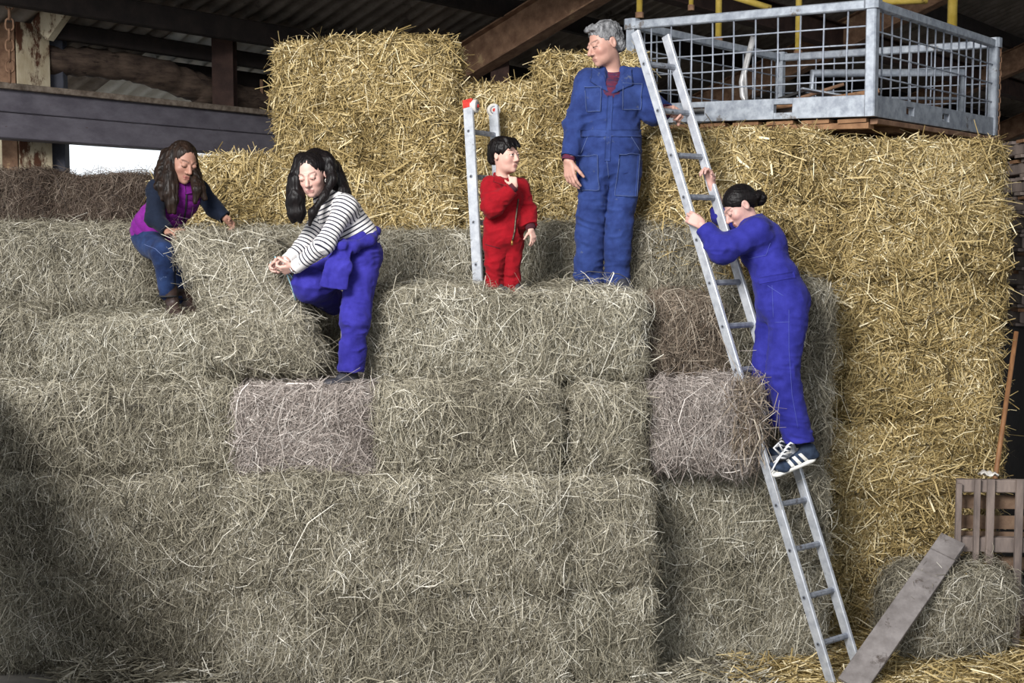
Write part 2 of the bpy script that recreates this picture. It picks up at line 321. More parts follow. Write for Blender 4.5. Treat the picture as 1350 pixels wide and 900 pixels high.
def bale(name, label, group, size, base, kind, seed, dens=1.0, rot=None, r=None, lump=None, faces='ftlr', bias=None, spread=None, cat=None, shag=1.0, edge=1.0, core=None):
    """size (w,d,h), base = world point under its centre; rot = 3x3 matrix about that point."""
    rng = np.random.default_rng(seed); a = np.array(size, float) / 2; st = kind == 'straw'; r = min(r or (.08 if st else .105), a.min() * .9); lump = lump or (.028 if st else .040)
    R = np.eye(3) if rot is None else np.array(rot)
    def surf(q):
        inn = np.clip(q, -(a - r), a - r); n = q - inn; n /= np.linalg.norm(n, axis=1, keepdims=True) + 1e-9
        p = inn + n * r; s = seed * 7.3
        h = lump * (vn(p * 2.6 + s, seed) * 1.0 + .55 * vn(p * 6.5 + s, seed + 1) + .3 * vn(p * 15 + s, seed + 2))
        return p + n * h[:, None], n
    V = []; F = []; off = 0; st_g = .045
    for ax in range(3):
        u, v = [(1, 2), (2, 0), (0, 1)][ax]
        for sg in (-1, 1):
            nu = max(4, int(2 * a[u] / st_g)); nv = max(4, int(2 * a[v] / st_g))
            U, W = np.meshgrid(np.linspace(-a[u], a[u], nu + 1), np.linspace(-a[v], a[v], nv + 1), indexing='ij')
            q = np.zeros((U.size, 3)); q[:, ax] = sg * a[ax]; q[:, u] = U.ravel(); q[:, v] = W.ravel()
            i = (np.arange(nu)[:, None] * (nv + 1) + np.arange(nv)[None]).ravel()
            f = np.stack([i, i + nv + 1, i + nv + 2, i + 1], 1)
            if sg < 0: f = f[:, ::-1]
            V.append(surf(q)[0]); F.append(f + off); off += len(q)
    V = np.concatenate(V); F = np.concatenate(F)
    key = np.round(V / 1e-4).astype(np.int64); _, ix, inv = np.unique(key, axis=0, return_index=True, return_inverse=True)
    V = V[ix]; F = inv.ravel()[F]
    base = np.array(base, float); lift = np.array([0, 0, a[2]])
    Vw = (V + lift) @ R.T
    o = mesh_np(name, Vw, F, CM[core or kind], smooth=True); o.location = tuple(base)
    tag(o, label, cat or 'bale', group)
    # loose strands over the faces that show
    D = (5400 if st else 12500) * dens * DENS
    Vs, Fs, Ts = [], [], []; nb = 0
    def emit(q, bi, sp, Lm=1.0, droop=0., tilt=.22, curl=None, offm=1.0):
        nonlocal nb
        p, n = surf(q)
        if st: v, f, t = strands(rng, p, n, bi, sp, .125 * Lm, .35, .0056, .05 if curl is None else curl, .012 * offm * shag, droop, tilt, 2)
        else: v, f, t = strands(rng, p, n, bi, sp, .088 * Lm, .5, .0027, .12 if curl is None else curl, .012 * offm * shag, droop, tilt, 3)
        # patches of slightly different growth over the bale
        m = 6 if st else 8
        pt = np.repeat(vn(p * 3.0 + seed, seed + 5) * .16, m)
        Vs.append(v); Fs.append(f + nb); Ts.append(np.clip(t + pt, 0, 1)); nb += len(v)
    for fc in faces:
        ax, sg = {'f': (1, -1), 'b': (1, 1), 't': (2, 1), 'l': (0, -1), 'r': (0, 1), 'd': (2, -1)}[fc]; u, v = [(1, 2), (2, 0), (0, 1)][ax]
        n = int(4 * a[u] * a[v] * D * (.75 if fc in 'tlr' else 1))
        q = np.zeros((n, 3)); q[:, ax] = sg * a[ax]; q[:, u] = rng.uniform(-a[u], a[u], n); q[:, v] = rng.uniform(-a[v], a[v], n)
        if fc == 't': bi, sp = np.array([1., 0, 0]), 1.0
        elif bias is not None: bi, sp = np.array(bias, float), spread or .8
        elif st: bi, sp = np.array([.5, 0, .1]), .9
        else: bi, sp = np.array([.1, 0, .9]), .62
        emit(q, bi, sp)
        n2 = int(n * .14)                             # a few stalks standing off
        emit(q[:n2], bi, 1.2, 1.25, .15, .6, None, 2.2)
    if edge and 'f' in faces:                         # fringe along the upper front edge
        n = int(2 * a[0] * 520 * edge * dens * (1 if not st else .6))
        q = np.zeros((n, 3)); q[:, 0] = rng.uniform(-a[0], a[0], n); q[:, 1] = -a[1] + np.abs(rng.normal(0, .04, n)); q[:, 2] = a[2] - np.abs(rng.normal(0, .05, n))
        emit(q, np.array([.5, -.5, -.35]), .8, 1.35, .35, .35, None, 1.8)
    if not st and 'f' in faces:
        n = int(2 * a[2] * 700 * dens)
        for sg in (-1, 1):
            q = np.zeros((n, 3)); q[:, 0] = sg * (a[0] - np.abs(rng.normal(0, .03, n))); q[:, 1] = -a[1]; q[:, 2] = rng.uniform(-a[2], a[2], n)
            emit(q, np.array([sg * .3, 0, .6]), .9, 1.2, .2, .3, None, 1.4)
    Vs = np.concatenate(Vs); Fs = np.concatenate(Fs); Ts = np.concatenate(Ts)
    so = mesh_np('loose_strands', (Vs + lift) @ R.T + base, Fs, SM[kind], o, False, None, {'tint': Ts}); so['kind'] = 'stuff'
    return o
SEED = [100]
def bx(x0, x1, Y, depth, z0, z1, kind, label, group, **kw):     # bale given by its front face: pixel columns at depth Y, heights in metres
    zm = 450
    X0, X1 = P(x0, zm, Y)[0], P(x1, zm, Y)[0]; SEED[0] += 1; g = .006
    nm = 'straw_bale' if kind == 'straw' else 'hay_bale'
    return bale(nm, label, group, (X1 - X0 - 2 * g, depth, z1 - z0), ((X0 + X1) / 2, Y + depth / 2, z0), kind, SEED[0], **kw)
T1, T2, T3, T4 = .62, 1.24, 1.755, 2.285
H, S_ = 'stacked hay bales', 'stacked straw bales'
# lower left wall
bx(-70, 306, 7.6, 2.0, 0, .6, 'hay', 'dull hay bale on the floor in the dark lower left corner', H, r=.06)
bx(-70, 306, 7.58, 2.0, .6, 1.2, 'hay', 'dull hay bale second from the floor in the left column', H, r=.06)
bx(-70, 306, 7.62, 2.0, 1.2, 1.73, 'hay', 'hay bale of the left column level with the pinkish bale end', H, shag=1.3)
# centre front
bx(296, 744, 7.22, 1.1, 0, T1, 'hay', 'wide hay bale on the floor in the centre front', H, r=.06)
bx(296, 744, 7.2, 1.2, T1, T2, 'hay', 'wide centre hay bale directly under the pinkish bale end', H, shag=1.3, edge=2, r=.075)
bx(744, 862, 7.26, 1.2, 0, T1, 'green', 'narrow upright hay bale on the floor right of the wide centre bales', H, r=.06)
bx(744, 860, 7.24, 1.2, T1, T2, 'hay', 'narrow hay bale in the second layer right of the wide centre bale', H, edge=2, r=.075)
bx(868, 1092, 7.76, 1.0, 0, T1, 'green', 'greenish hay bale on the floor behind the ladder foot', H, r=.06)
bx(868, 1094, 7.75, 1.0, T1, T2, 'green', 'greenish hay bale behind the ladder below the sneakers', H, edge=1.5)
bx(1000, 1096, 7.96, .8, T2, T3, 'hay', 'hay bale behind the trouser legs of the climbing girl', H)
bx(945, 1096, 8.02, .36, T3, 2.33, 'hay', 'hay bale behind the hips of the climbing girl', H)
# second layer: the ledge
bx(312, 490, 7.36, 1.2, T2, T3 - .01, 'pink', 'small pinkish cut bale end below the foot of the girl in stripes', H, lump=.018, r=.05, shag=.6, spread=.9, bias=(.2, 0, .6))
bx(490, 737, 7.37, 1.2, T2, T3, 'hay', 'hay bale in the ledge just right of the pinkish bale end', H)
bx(753, 852, 7.44, 1.2, T2, T3 - .02, 'hay', 'narrow hay bale in the ledge left of the brown one by the ladder', H)
bx(858, 1000, 7.54, .9, T2, T3 - .005, 'pink', 'brownish hay bale whose end covers the ladder rail', H, edge=1.8, shag=1.2)
# third layer
bx(478, 852, 7.76, 1.0, T3, T4, 'green', 'long pale green hay bale under the boy and the man', H, edge=2.2, shag=1.3)
bx(852, 962, 7.98, .4, T3, 2.25, 'brown', 'brown hay bale behind the ladder right of the long pale bale', H)
bx(44, 280, 7.86, 1.1, 1.73, 2.12, 'green', 'low hay bale under the boots of the woman', H, edge=.8, shag=1.0)
bx(-75, 46, 7.95, 1.1, 1.73, 2.16, 'hay', 'hay bale at the left picture edge left of the low bale', H)
bx(278, 478, 8.36, .8, T3 - .02, 2.27, 'hay', 'shaded hay bale behind the tipped bale', H)
# fourth layer and the back
bx(-75, 212, 8.62, .75, 2.12, 2.68, 'hay', 'broad hay bale left of the woman below the dark brown bales', H, edge=2, r=.16)
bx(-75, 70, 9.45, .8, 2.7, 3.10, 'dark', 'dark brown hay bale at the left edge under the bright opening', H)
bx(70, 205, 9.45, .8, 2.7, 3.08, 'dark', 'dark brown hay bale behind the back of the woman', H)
bx(-75, 300, 9.3, .95, 2.1, 2.7, 'hay', 'hay bale under the dark brown bales', H, faces='ft', dens=.7)
bx(300, 480, 8.95, .35, 2.2, 2.66, 'green', 'hay bale between the woman and the girl in stripes', H)
bx(478, 642, 8.8, .4, 2.27, 2.64, 'green', 'greenish hay bale behind the girl in stripes left of the boy', H, r=.12)
bx(676, 842, 8.86, .4, 2.27, 2.70, 'green', 'greenish hay bale between the boy and the man', H, r=.12)
bx(828, 955, 8.36, .32, 2.26, 2.72, 'hay', 'hay bale beside the left knee of the man behind the ladder', H, r=.1)
# golden straw at the back
bx(252, 374, 9.4, .9, 2.7, 3.21, 'straw', 'straw bale on the left between woman and girl, under the grey girder', S_)
bx(204, 262, 9.42, .8, 2.7, 3.06, 'straw', 'lower straw bale behind the head and hair of the woman', S_)
K = [(370, 500, 2.64, 3.12, 'lowest straw bale behind the girl in stripes'), (500, 605, 2.64, 3.1, 'lowest straw bale left of the short ladder'),
     (368, 482, 3.12, 3.54, 'second layer straw bale above the head of the girl in stripes'), (482, 606, 3.1, 3.54, 'second layer straw bale left of the red ladder cap'),
     (366, 428, 3.54, 4.0, 'end-on straw bale at the top left corner of the tall stack'), (428, 600, 3.54, 4.03, 'wide straw bale on top of the tall stack under the rusty rafter')]
for x0, x1, z0, z1, lb in K: bx(x0, x1, 9.26, .9, z0, z1, 'straw', lb, S_, edge=1.6, bias=(.15, 0, .5) if x1 == 428 else None)
K = [(604, 716, 2.64, 3.2, 'straw bale behind the boy and the short ladder'), (604, 716, 3.2, 3.72, 'upper straw bale above the boy under the small brown post'),
     (714, 850, 2.64, 3.3, 'straw bale behind the right arm of the man'), (712, 850, 3.3, 3.93, 'top straw bale at the shoulder of the man')]
for x0, x1, z0, z1, lb in K: bx(x0, x1, 9.36, .9, z0, z1, 'straw', lb, S_, edge=1.4)
# the big straw wall on the right: layers of bales laid end-on
TH = 3.31 / 7
names = ['bottom', 'second', 'third', 'fourth', 'fifth', 'sixth', 'top']
for i in range(7):
    z0, z1 = i * TH, (i + 1) * TH - .004; jx = (0, 22)[i % 2]; dy = .03 * math.sin(i * 2.1)
    if i >= 3:
        bx(852, 1086 + jx, 8.42 + dy, 2.1, z0, z1, 'straw', 'straw bale in the %s layer of the big stack, behind the ladder' % names[i], S_, dens=1.2, bias=(.5, 0, .15), spread=.95, lump=.02)
    bx(1086 + jx, 1318 + (i % 3) * 4, 8.4 + dy, 2.1, z0, z1 - (.07 if i == 6 else 0), 'straw', 'straw bale in the %s layer at the right end of the big stack' % names[i], S_, dens=1.2, bias=(.5, 0, .15), spread=.95, lump=.02, edge=.5 if i == 6 else 1)
# the bale being tipped over by the woman and the girl
tb_size = (.58, .44, .88)
zx = nrm((-.36, .24, .91)); Rt = np.stack([nrm((1, 0, -.02)), nrm((0, 1, -.26)), zx], 1)
tip = bale('hay_bale', 'tipped grey-green hay bale held up between the woman and the girl', H, tb_size, P(366, 489, 7.80), 'hay', 77, 1.15, Rt, r=.10, faces='ftlrdb', bias=(.5, 0, .5), spread=.9, shag=1.2)
tw_m = mat('blue_baling_twine', lin(120, 160, 176), lin(150, 186, 196), rough=.7)
for k, (pts) in enumerate(([(362, 338), (372, 350), (384, 364), (398, 392)], [(356, 346), (370, 354), (380, 358)], [(376, 356), (384, 376), (390, 396)])):
    MB().tube([P(x, y, 7.62 + .02 * i) for i, (x, y) in enumerate(pts)], .004, 6).build('twine', tw_m, tip, True)
# broken bale and loose straw on the floor at the right
c = P(1258, 860, 7.8); bale('straw_bale', 'slumped dull bale lying on the floor in front of the pallet', None, (.74, .5, .56), (c[0], 8.02, 0), 'hay', 55, 1.0, r=.26, lump=.045, faces='ftlr', shag=1.6, core='straw')
def scatter(name, label, x0, x1, y0, y1, n, seed, kind='straw', thick=.05):
    rng = np.random.default_rng(seed); xs = rng.uniform(x0, x1, n); ys = rng.uniform(y0, y1, n)
    hh = lambda x, y: thick * (1 + .7 * vn(np.stack([x * 3, y * 3, 0 * x], 1), seed))
    p = np.stack([xs, ys, hh(xs, ys) * rng.uniform(.6, 1.1, n)], 1)
    V, F, T = strands(rng, p, np.tile([0., 0, 1.], (n, 1)), np.array([1., 0, 0]), 1.2, .16, .4, .0062, .06, .01, 0, .25, 2)
    gx, gy = np.meshgrid(np.linspace(x0, x1, 40), np.linspace(y0, y1, 24), indexing='ij'); gv = np.stack([gx.ravel(), gy.ravel(), hh(gx.ravel(), gy.ravel()) * .7], 1)
    ed = (np.minimum(np.minimum(gx - x0, x1 - gx), np.minimum(gy - y0, y1 - gy)).ravel() < .02); gv[ed, 2] = .001
    i = (np.arange(39)[:, None] * 24 + np.arange(23)[None]).ravel(); gf = np.stack([i, i + 24, i + 25, i + 1], 1)
    Va = np.concatenate([gv, V]); Fa = np.concatenate([gf, F + len(gv)]); Ta = np.concatenate([np.full(len(gv), .3), T])
    o = mesh_np(name, Va, Fa, SM[kind], None, False, None, {'tint': Ta})
    return tag(o, label, 'straw', None, 'stuff')
scatter('loose_straw', 'loose straw strewn over the floor at the foot of the big stack', 1.3, 3.6, 6.9, 8.42, 9000, 9)
scatter('loose_hay', 'loose hay lying on the floor along the foot of the hay wall', -2.62, 1.5, 6.8, 7.66, 13000, 10, 'hay', .07)
# hay hanging over the ladder rail at the ledge corner
rng = np.random.default_rng(31); n = 900
p = np.stack([rng.normal(1.38, .035, n), rng.normal(7.53, .02, n), rng.uniform(1.40, 1.77, n)], 1)
V, F, T = strands(rng, p, np.tile([.2, -.95, .1], (n, 1)), np.array([.1, 0, 1.]), .55, .17, .4, .0042, .14, .012, .2, .25, 3)
tag(mesh_np('loose_hay', V, F, SM['brown'], None, False, None, {'tint': T}), 'loose hay hanging over the ladder rail at the ledge corner', 'hay', None, 'stuff')
# ------------------------------------------------------------------ ladders
def ladder(label, a0, a1, R, n_list, sw=.062, st=.026, cap=None, holes=True):
    """a0,a1 = foot and top of the nearer stile, R = vector to the other stile."""
    a0 = np.array(a0, float); a1 = np.array(a1, float); R = np.array(R, float); t = nrm(a1 - a0); rh = nrm(R)
    root = empty('ladder', a0 * [1, 1, 0] + np.array([0, 0, min(a0[2], a1[2])]), label, 'ladder', None)
    nrm_ = nrm(np.cross(t, rh)); up = nrm(rh - t * rh.dot(t))
    for k in (0, 1):
        s = MB().beam(a0 + R * k, a1 + R * k, sw, st, up=up, ch=.18).build('stile', alu, root)
        for f in n_list:
            if not holes: break
            c = a0 + (a1 - a0) * f + R * k; oo = up * (-1 if k == 0 else -1)
            MB().tube([c + oo * (st / 2 - .002), c + oo * (st / 2 + .003)], .012, 12).build('rung_ferrule', alu_rung, s)
            MB().tube([c + oo * (st / 2), c + oo * (st / 2 + .0036)], .006, 10).build('rung_hole', dark_hole, s)
    for f in n_list:
        c = a0 + (a1 - a0) * f
        MB().beam(c + up * 0, c + R, .034, .03, up=nrm_, ch=.3).build('rung', alu_rung, root)
    return root, t, up, nrm_
LB, LT, LR = P(1105, 930, 7.27), P(838, 42, 8.0), np.array([.205, .16, 0.])
span = LT - LB
# rung heights read along the near stile (pixel rows turned into fractions of its length)
def frac(py):
    best = min(np.linspace(0, 1, 800), key=lambda f: abs(proj(LB + span * f)[1] - py)); return float(best)
def proj(p):
    c, s = math.cos(PITCH), math.sin(PITCH); z = p[2] - CZ; f = p[1] * c - z * s; v = p[1] * s + z * c
    return 675 + FPX * p[0] / f, 450 - FPX * v / f
rows = [84, 146, 204, 259, 316, 373, 430, 488, 545, 606, 665, 725, 787, 848, 912]
lad, ladT, ladU, ladN = ladder('long silver ladder leaning up the hay with the girl on it', LB, LT, LR, [frac(y) for y in rows])
tag(lad)
for k in (0, 1):
    c = LB + LR * k; MB().beam(c - nrm(span) * .03, c + nrm(span) * .05, .07, .034, up=ladU).build('rubber_foot', dark_hole, lad)
a0, a1 = P(631, 385, 8.62), P(617, 134, 8.92)
lad2, t2, u2, n2 = ladder('short grey ladder top with a red cap behind the boy', a0, a1, (.17, .28, 0), [.14, .36, .60, .84], sw=.075, st=.028)
MB().beam(a1 - t2 * .045, a1 + t2 * .012, .078, .034, up=u2, ch=.2).build('red_end_cap', red_plastic, lad2)
for k in (0, 1):
    c = a1 + np.array([.17, .28, 0]) * k + np.array([.045 if k == 0 else -.0, -.0, -.03]) ; ax = nrm((.25, -1, 0)) if k else nrm((1, -.35, 0))
    w_ = MB().tube([c - ax * .022, c - ax * .018, c + ax * .018, c + ax * .022], [.04, .046, .046, .04], 20).build('roller_wheel', white_wheel, lad2)
    MB().torus(c + ax * .022, .026, .004, ax, 18, 6).build('wheel_rim', alu_rung, w_, True)
    MB().tube([c + ax * .02, c + ax * .032], .012, 12).build('axle_bolt', red_plastic, w_)
# ------------------------------------------------------------------ the wire-mesh cage on top of the straw
C0 = P(1148, 153.5, 8.5); th = math.radians(38.5)
FX = np.array([-math.cos(th), math.sin(th), .03]); SX = np.array([math.sin(th), math.cos(th), .012]); FL, SL, CH = 1.86, 2.38, .75
UP = np.array([0, 0, 1.])
root = empty('cage_pallet', C0, 'grey galvanised mesh cage standing on top of the straw stack', 'cage')
def cp(f, s, z): return C0 + FX * f + SX * s + UP * z
MB().beam(cp(FL / 2, 0.02, .02), cp(FL / 2, SL - .02, .02), FL - .06, .03).build('floor_plate', galv, root)
def base_side(a, b, slots, nm):
    a = np.array(a); b = np.array(b); L_ = np.linalg.norm(b - a); t = (b - a) / L_; x = 0; mb = MB(); h = .14; sw = .07
    z = UP * h / 2
    cuts = sorted(slots)
    for c in cuts + [None]:
        e = L_ if c is None else c - .07
        mb.beam(a + t * x + z, a + t * e + z, .04, h, ch=.06)
        if c is not None:
            mb.beam(a + t * e + UP * .022, a + t * (c + .07) + UP * .022, .04, .044, ch=.06); mb.beam(a + t * e + UP * (h - .02), a + t * (c + .07) + UP * (h - .02), .04, .04, ch=.06); x = c + .07
    return mb.build(nm, galv, root)
base_side(cp(0, 0, 0), cp(FL, 0, 0), [.62, 1.3], 'base_rail'); base_side(cp(0, 0, 0), cp(0, SL, 0), [.62, 1.3], 'base_rail')
base_side(cp(FL, 0, 0), cp(FL, SL, 0), [.7, 1.5], 'base_rail'); base_side(cp(0, SL, 0), cp(FL, SL, 0), [.6, 1.2], 'base_rail')
for f, s in ((0, 0), (FL, 0), (0, SL), (FL, SL)):
    po = MB().beam(cp(f, s, 0), cp(f, s, CH), .07, .07, up=tuple(FX), ch=.12).build('corner_post', galv, root)
    MB().beam(cp(f, s, CH - .06), cp(f, s, CH + .015), .10, .10, up=tuple(FX), ch=.2).build('post_cap', galv, po)
for a, b in (((0, 0), (FL, 0)), ((0, 0), (0, SL)), ((FL, 0), (FL, SL)), ((0, SL), (FL, SL))):
    MB().beam(cp(*a, CH - .03), cp(*b, CH - .03), .05, .062, ch=.15).build('top_rail', galv, root)
def grid(a, b, nv, nh, nm):
    p = lambda u, z: cp(a[0] + (b[0] - a[0]) * u, a[1] + (b[1] - a[1]) * u, z)
    rg = np.random.default_rng(int(nv * 7 + nh)); mb = MB()
    for i in range(1, nv):
        u = i / nv; mb.tube([p(u, .12), p(u + rg.normal(0, .002), .4), p(u, CH - .05)], .0065, 6)
    for j in range(1, nh):
        z = .12 + (CH - .17) * j / nh; mb.tube([p(0, z), p(.33, z + rg.normal(0, .003)), p(.66, z + rg.normal(0, .003)), p(1, z)], .006, 6)
    return mb.build(nm, galv_bar, root, True)
grid((0, 0), (FL, 0), 11, 5, 'mesh_panel'); grid((0, 0), (0, SL), 15, 4, 'mesh_panel'); grid((FL, 0), (FL, SL), 14, 4, 'mesh_panel'); grid((0, SL), (FL, SL), 11, 4, 'mesh_panel')
MB().beam(cp(0, .05, -.028), cp(0, SL + .02, -.028), .05, .035).build('skid', rust, root)
chain(cp(-.03, SL + .03, CH - .02), cp(-.03, SL + .03, -.12), .02, 'rusty chain hanging down the far right corner of the cage')
# boards between cage and straw: a pallet of orange wood
pr = empty('wooden_pallet', cp(FL / 2, .6, -.1), 'orange wooden pallet lying on the straw under the cage', 'pallet')
for k in range(7):
    f0 = .03 + k * .262; MB().beam(cp(f0 + .11, .02, -.022), cp(f0 + .11, 1.2, -.022), .2, .026, ch=.08).build('board', pallet_o, pr)
for s in (.08, .6, 1.12): MB().beam(cp(.03, s, -.055), cp(FL - .05, s, -.055), .09, .04, ch=.08).build('bearer', pallet_o, pr)
pr2 = empty('wooden_pallet', cp(FL / 2, 1.8, -.1), 'old wooden pallet under the far right side of the cage', 'pallet')
for k in range(7):
    f0 = .03 + k * .262; MB().beam(cp(f0 + .11, 1.25, -.022), cp(f0 + .11, 2.3, -.022), .2, .026, ch=.08).build('board', pallet_o, pr2)
for s in (1.3, 1.8, 2.2): MB().beam(cp(.03, s, -.055), cp(FL - .05, s, -.055), .09, .04, ch=.08).build('bearer', pallet_o, pr2)
# scrap inside the cage
zf = .045
def arc(c, r, a0, a1, u, v, n=10): return [np.array(c) + r * (u * math.cos(a0 + (a1 - a0) * i / n) + v * math.sin(a0 + (a1 - a0) * i / n)) for i in range(n + 1)]
pipe_m = mat('pale_pipe', lin(168, 168, 170), lin(196, 194, 192), scale=12, rough=.45, metal=.3, c3=lin(120, 108, 98), s3=8, t3=.62)
b0 = cp(1.12, .30, zf + .02)
pts = [cp(.98, .34, zf + .055)] + arc(cp(1.10, .34, zf + .16), .1, -1.57, -3.3, -FX, UP) ; pts = [cp(.92, .32, .09), cp(1.0, .32, .1), cp(1.07, .32, .14), cp(1.11, .32, .2), cp(1.12, .32, .3), cp(1.08, .32, .45), cp(1.03, .32, .62)]
mb = MB().tube(pts, .022, 12); thing(mb, 'bent_pipe', pipe_m, 'pale bent metal pipe standing up inside the cage', 'pipe', smooth=True)
thing(MB().tube([cp(1.02, .22, .09), cp(1.04, .22, .35), cp(1.0, .22, .52)], .012, 10), 'thin_pipe', pipe_m, 'thin grey rod beside the bent pipe in the cage', 'rod', smooth=True)
thing(MB().tube([cp(1.45, .18, .09), cp(1.05, .14, .085)], .02, 12), 'short_pipe', pipe_m, 'short pale pipe lying low at the left inside the cage', 'pipe', smooth=True)
thing(MB().beam(cp(.98, .12, .06), cp(.12, .42, .2), .12, .03), 'scrap_board', pallet_o, 'reddish board lying slanted inside the cage', 'board')
thing(MB().beam(cp(1.05, .25, .06), cp(.08, .30, .1), .1, .04), 'scrap_board', pallet_w, 'grey board lying flat inside the cage under the reddish one', 'board')
thing(MB().beam(cp(.6, .2, .22), cp(.1, .7, .12), .09, .012), 'metal_strip', galv, 'grey metal strip lying over the boards in the cage', 'strip')
for k, (f, s, z, l, dz, lab) in enumerate(((1.3, .4, .08, .5, .10, 'rusty rod lying in the cage behind the short pipe'), (1.25, .6, .08, .7, .22, 'rusty rod sticking up at a slant in the middle of the cage'), (.9, .5, .08, .6, .05, 'rusty rod lying at the cage middle behind the boards'))):
    thing(MB().tube([cp(f, s, z), cp(f - l, s + .2, z + dz)], .014, 8), 'scrap_rod', rust, lab, 'rod', 'scrap rods in the cage', True)
mb = MB(); f0, s0 = .86, .35
for q in range(3): mb.torus(cp(f0 + .1 * q, s0 + .05 * q, .1 + .03 * q), .06 - .01 * q, .014, nrm(FX * .3 + UP + SX * .4 * q), 16, 6)
mb.beam(cp(.95, .4, .15), cp(.65, .45, .24), .05, .02)
thing(mb, 'scrap_coil', dark_hole, 'black tangled scrap heap in the cage beside the bent pipe', 'scrap', smooth=False)
mb = MB()
for z in (.42, .62): pass
fr = empty('metal_gate', cp(.9, 1.4, .045), 'grey tubular metal frame standing inside the cage', 'frame')
MB().tube([cp(.85, .9, .06), cp(.85, .9, .4), cp(-0.0 + .08, 1.9, .46), cp(.08, 1.9, .06)], .03, 10).build('frame_tube', galv, fr, True)
MB().tube([cp(.85, .9, .22), cp(.08, 1.9, .26)], .012, 8).build('crossbar', galv, fr, True)
# ------------------------------------------------------------------ right side: stacked pallets, standing pallet, plank, fork handle
zb = 2.0; k = 0; g = 'stacked pallets at the right edge'
xr = P(1333, 300, 10.0)[0]
rng = np.random.default_rng(3)
hb = MB(); hb.beam((xr + .75, 9.8, .98), (xr + .75, 11.0, .98), 1.3, 1.96, ch=.02)
cab = thing(hb, 'storage_box', purlin_m, 'dark box under the stacked pallets at the right edge', 'box')
words_ = ['lowest', 'second', 'third', 'fourth', 'fifth', 'sixth', 'seventh', 'eighth', 'ninth', 'tenth']
for k in range(10):
    z = 1.965 + k * .142; x = xr + rng.uniform(-.02, .05)
    pl = empty('wooden_pallet', (x + .6, 10.3, z), ('flat wooden pallet, %s from below in the stack at the right edge' % words_[k]) if k < 9 else 'topmost flat wooden pallet of the stack at the right edge', 'pallet', g)
    for q in range(5): MB().beam((x, 9.85 + q * .23, z + .125), (x + 1.2, 9.85 + q * .23, z + .125), .14, .024, ch=.08).build('board', pallet_o if (k + q) % 3 == 0 else pallet_w, pl)
    for q in range(3): MB().beam((x + .07 + q * .53, 9.8, z + .07), (x + .07 + q * .53, 10.85, z + .07), .09, .085, ch=.08).build('bearer', pallet_w, pl)
    for q in range(2): MB().beam((x, 9.88 + q * .9, z + .014), (x + 1.2, 9.88 + q * .9, z + .014), .12, .024, ch=.08).build('bottom_board', pallet_w, pl)
# pallet standing on edge
pallet_b = mat('brown_pallet_board', lin(92, 72, 58), lin(122, 100, 82), scale=9, rough=.9, bump=.3, c3=lin(74, 58, 48), s3=5, t3=.58)
pe = empty('wooden_pallet', P(1310, 800, 8.0) * [1, 1, 0], 'weathered slatted pallet standing on edge beside the fork handle', 'pallet')
def pp(px, py, Y): return P(px, py, Y)
zt, zm, zl = P(1290, 640, 7.95)[2], P(1290, 722, 7.95)[2], .3
xa = P(1268, 700, 7.95)[0]; ux = nrm((1, -.22, .03))
base = np.array([xa, 8.02, 0])
def q(u, n_, z): return base + ux * u + np.array([.22, 1, 0]) * n_ + UP * z
for u in (.0, .11, .19, .36, .53, .7): MB().beam(q(u, 0, .02), q(u, 0, zt + .03 * (u > .1)), .035 if u in (.0, .11) else .045, .028, up=(0, 1, 0)).build('slat', pallet_w, pe)
for z in (zt - .02, zm, .3): MB().beam(q(-.01, .05, z), q(.9, .05, z + .0), .06, .095 if z != zt - .02 else .08).build('rail', pallet_w, pe)
for z in (zt - .14, zt - .27, zm + .02, zm - .14, .2): MB().beam(q(.0, .13, z), q(.9, .13, z), .024, .085).build('back_board', pallet_b, pe)
rag = bale
mbr = MB(); c = q(.17, .02, zt + .045)
rr = np.random.default_rng(8); n = 9; gv = []
for i in range(n):
    for j in range(6): gv.append(c + ux * (i / (n - 1) - .45) * .11 + np.array([.1, .9, 0]) * (j / 5 - .5) * .09 + UP * (.022 + .012 * math.sin(i * 1.1 + j) - .035 * max(0, i / (n - 1) - .75) + rr.normal(0, .003)))
mbr.add(gv, [(i * 6 + j, (i + 1) * 6 + j, (i + 1) * 6 + j + 1, i * 6 + j + 1) for i in range(n - 1) for j in range(5)])
ro = thing(mbr, 'white_rag', white_wheel, 'crumpled white rag on the top rail of the standing pallet', 'rag', smooth=True)
sm_ = ro.modifiers.new('thickness', 'SOLIDIFY'); sm_.thickness = .006
# fork handle leaning on the big stack
f0, f1 = P(1302, 700, 8.12), P(1340, 437, 8.33); dirf = (f1 - f0); f00 = f0 - dirf * (f0[2] / dirf[2]) * .985
mb = MB().tube([f00 + dirf * t for t in np.linspace(0, 1, 8)] + [f1], .0165, 12)
# plain handle down to the floor
thing(MB().tube([f00, (f00 + f1) / 2, f1], [.017, .0165, .015], 12), 'fork_handle', handle_m, 'long wooden tool handle leaning on the right end of the straw stack', 'handle', smooth=True)
# plank
p0, p1 = P(1122, 905, 7.25), P(1254, 716, 8.02); p0[2] = max(p0[2], .03)
upv = nrm(np.cross(nrm(p1 - p0), (.75, .55, .3)))
sidev = nrm((1.0, -.25, -.1)); tv = nrm(p1 - p0); nv_ = nrm(np.cross(sidev, tv)); nv_ = nv_ if nv_[1] < 0 else -nv_
pk = thing(MB().beam(p0, p1, .165, .036, up=nv_, ch=.06), 'plank', plank_m, 'weathered grey plank leaning against the straw at lower right', 'plank')
MB().beam(p1 - tv * .13 + nv_ * .02, p1 + tv * .02 + nv_ * .02, .16, .02, up=nv_, ch=.1).build('end_cleat', plank_m, pk)
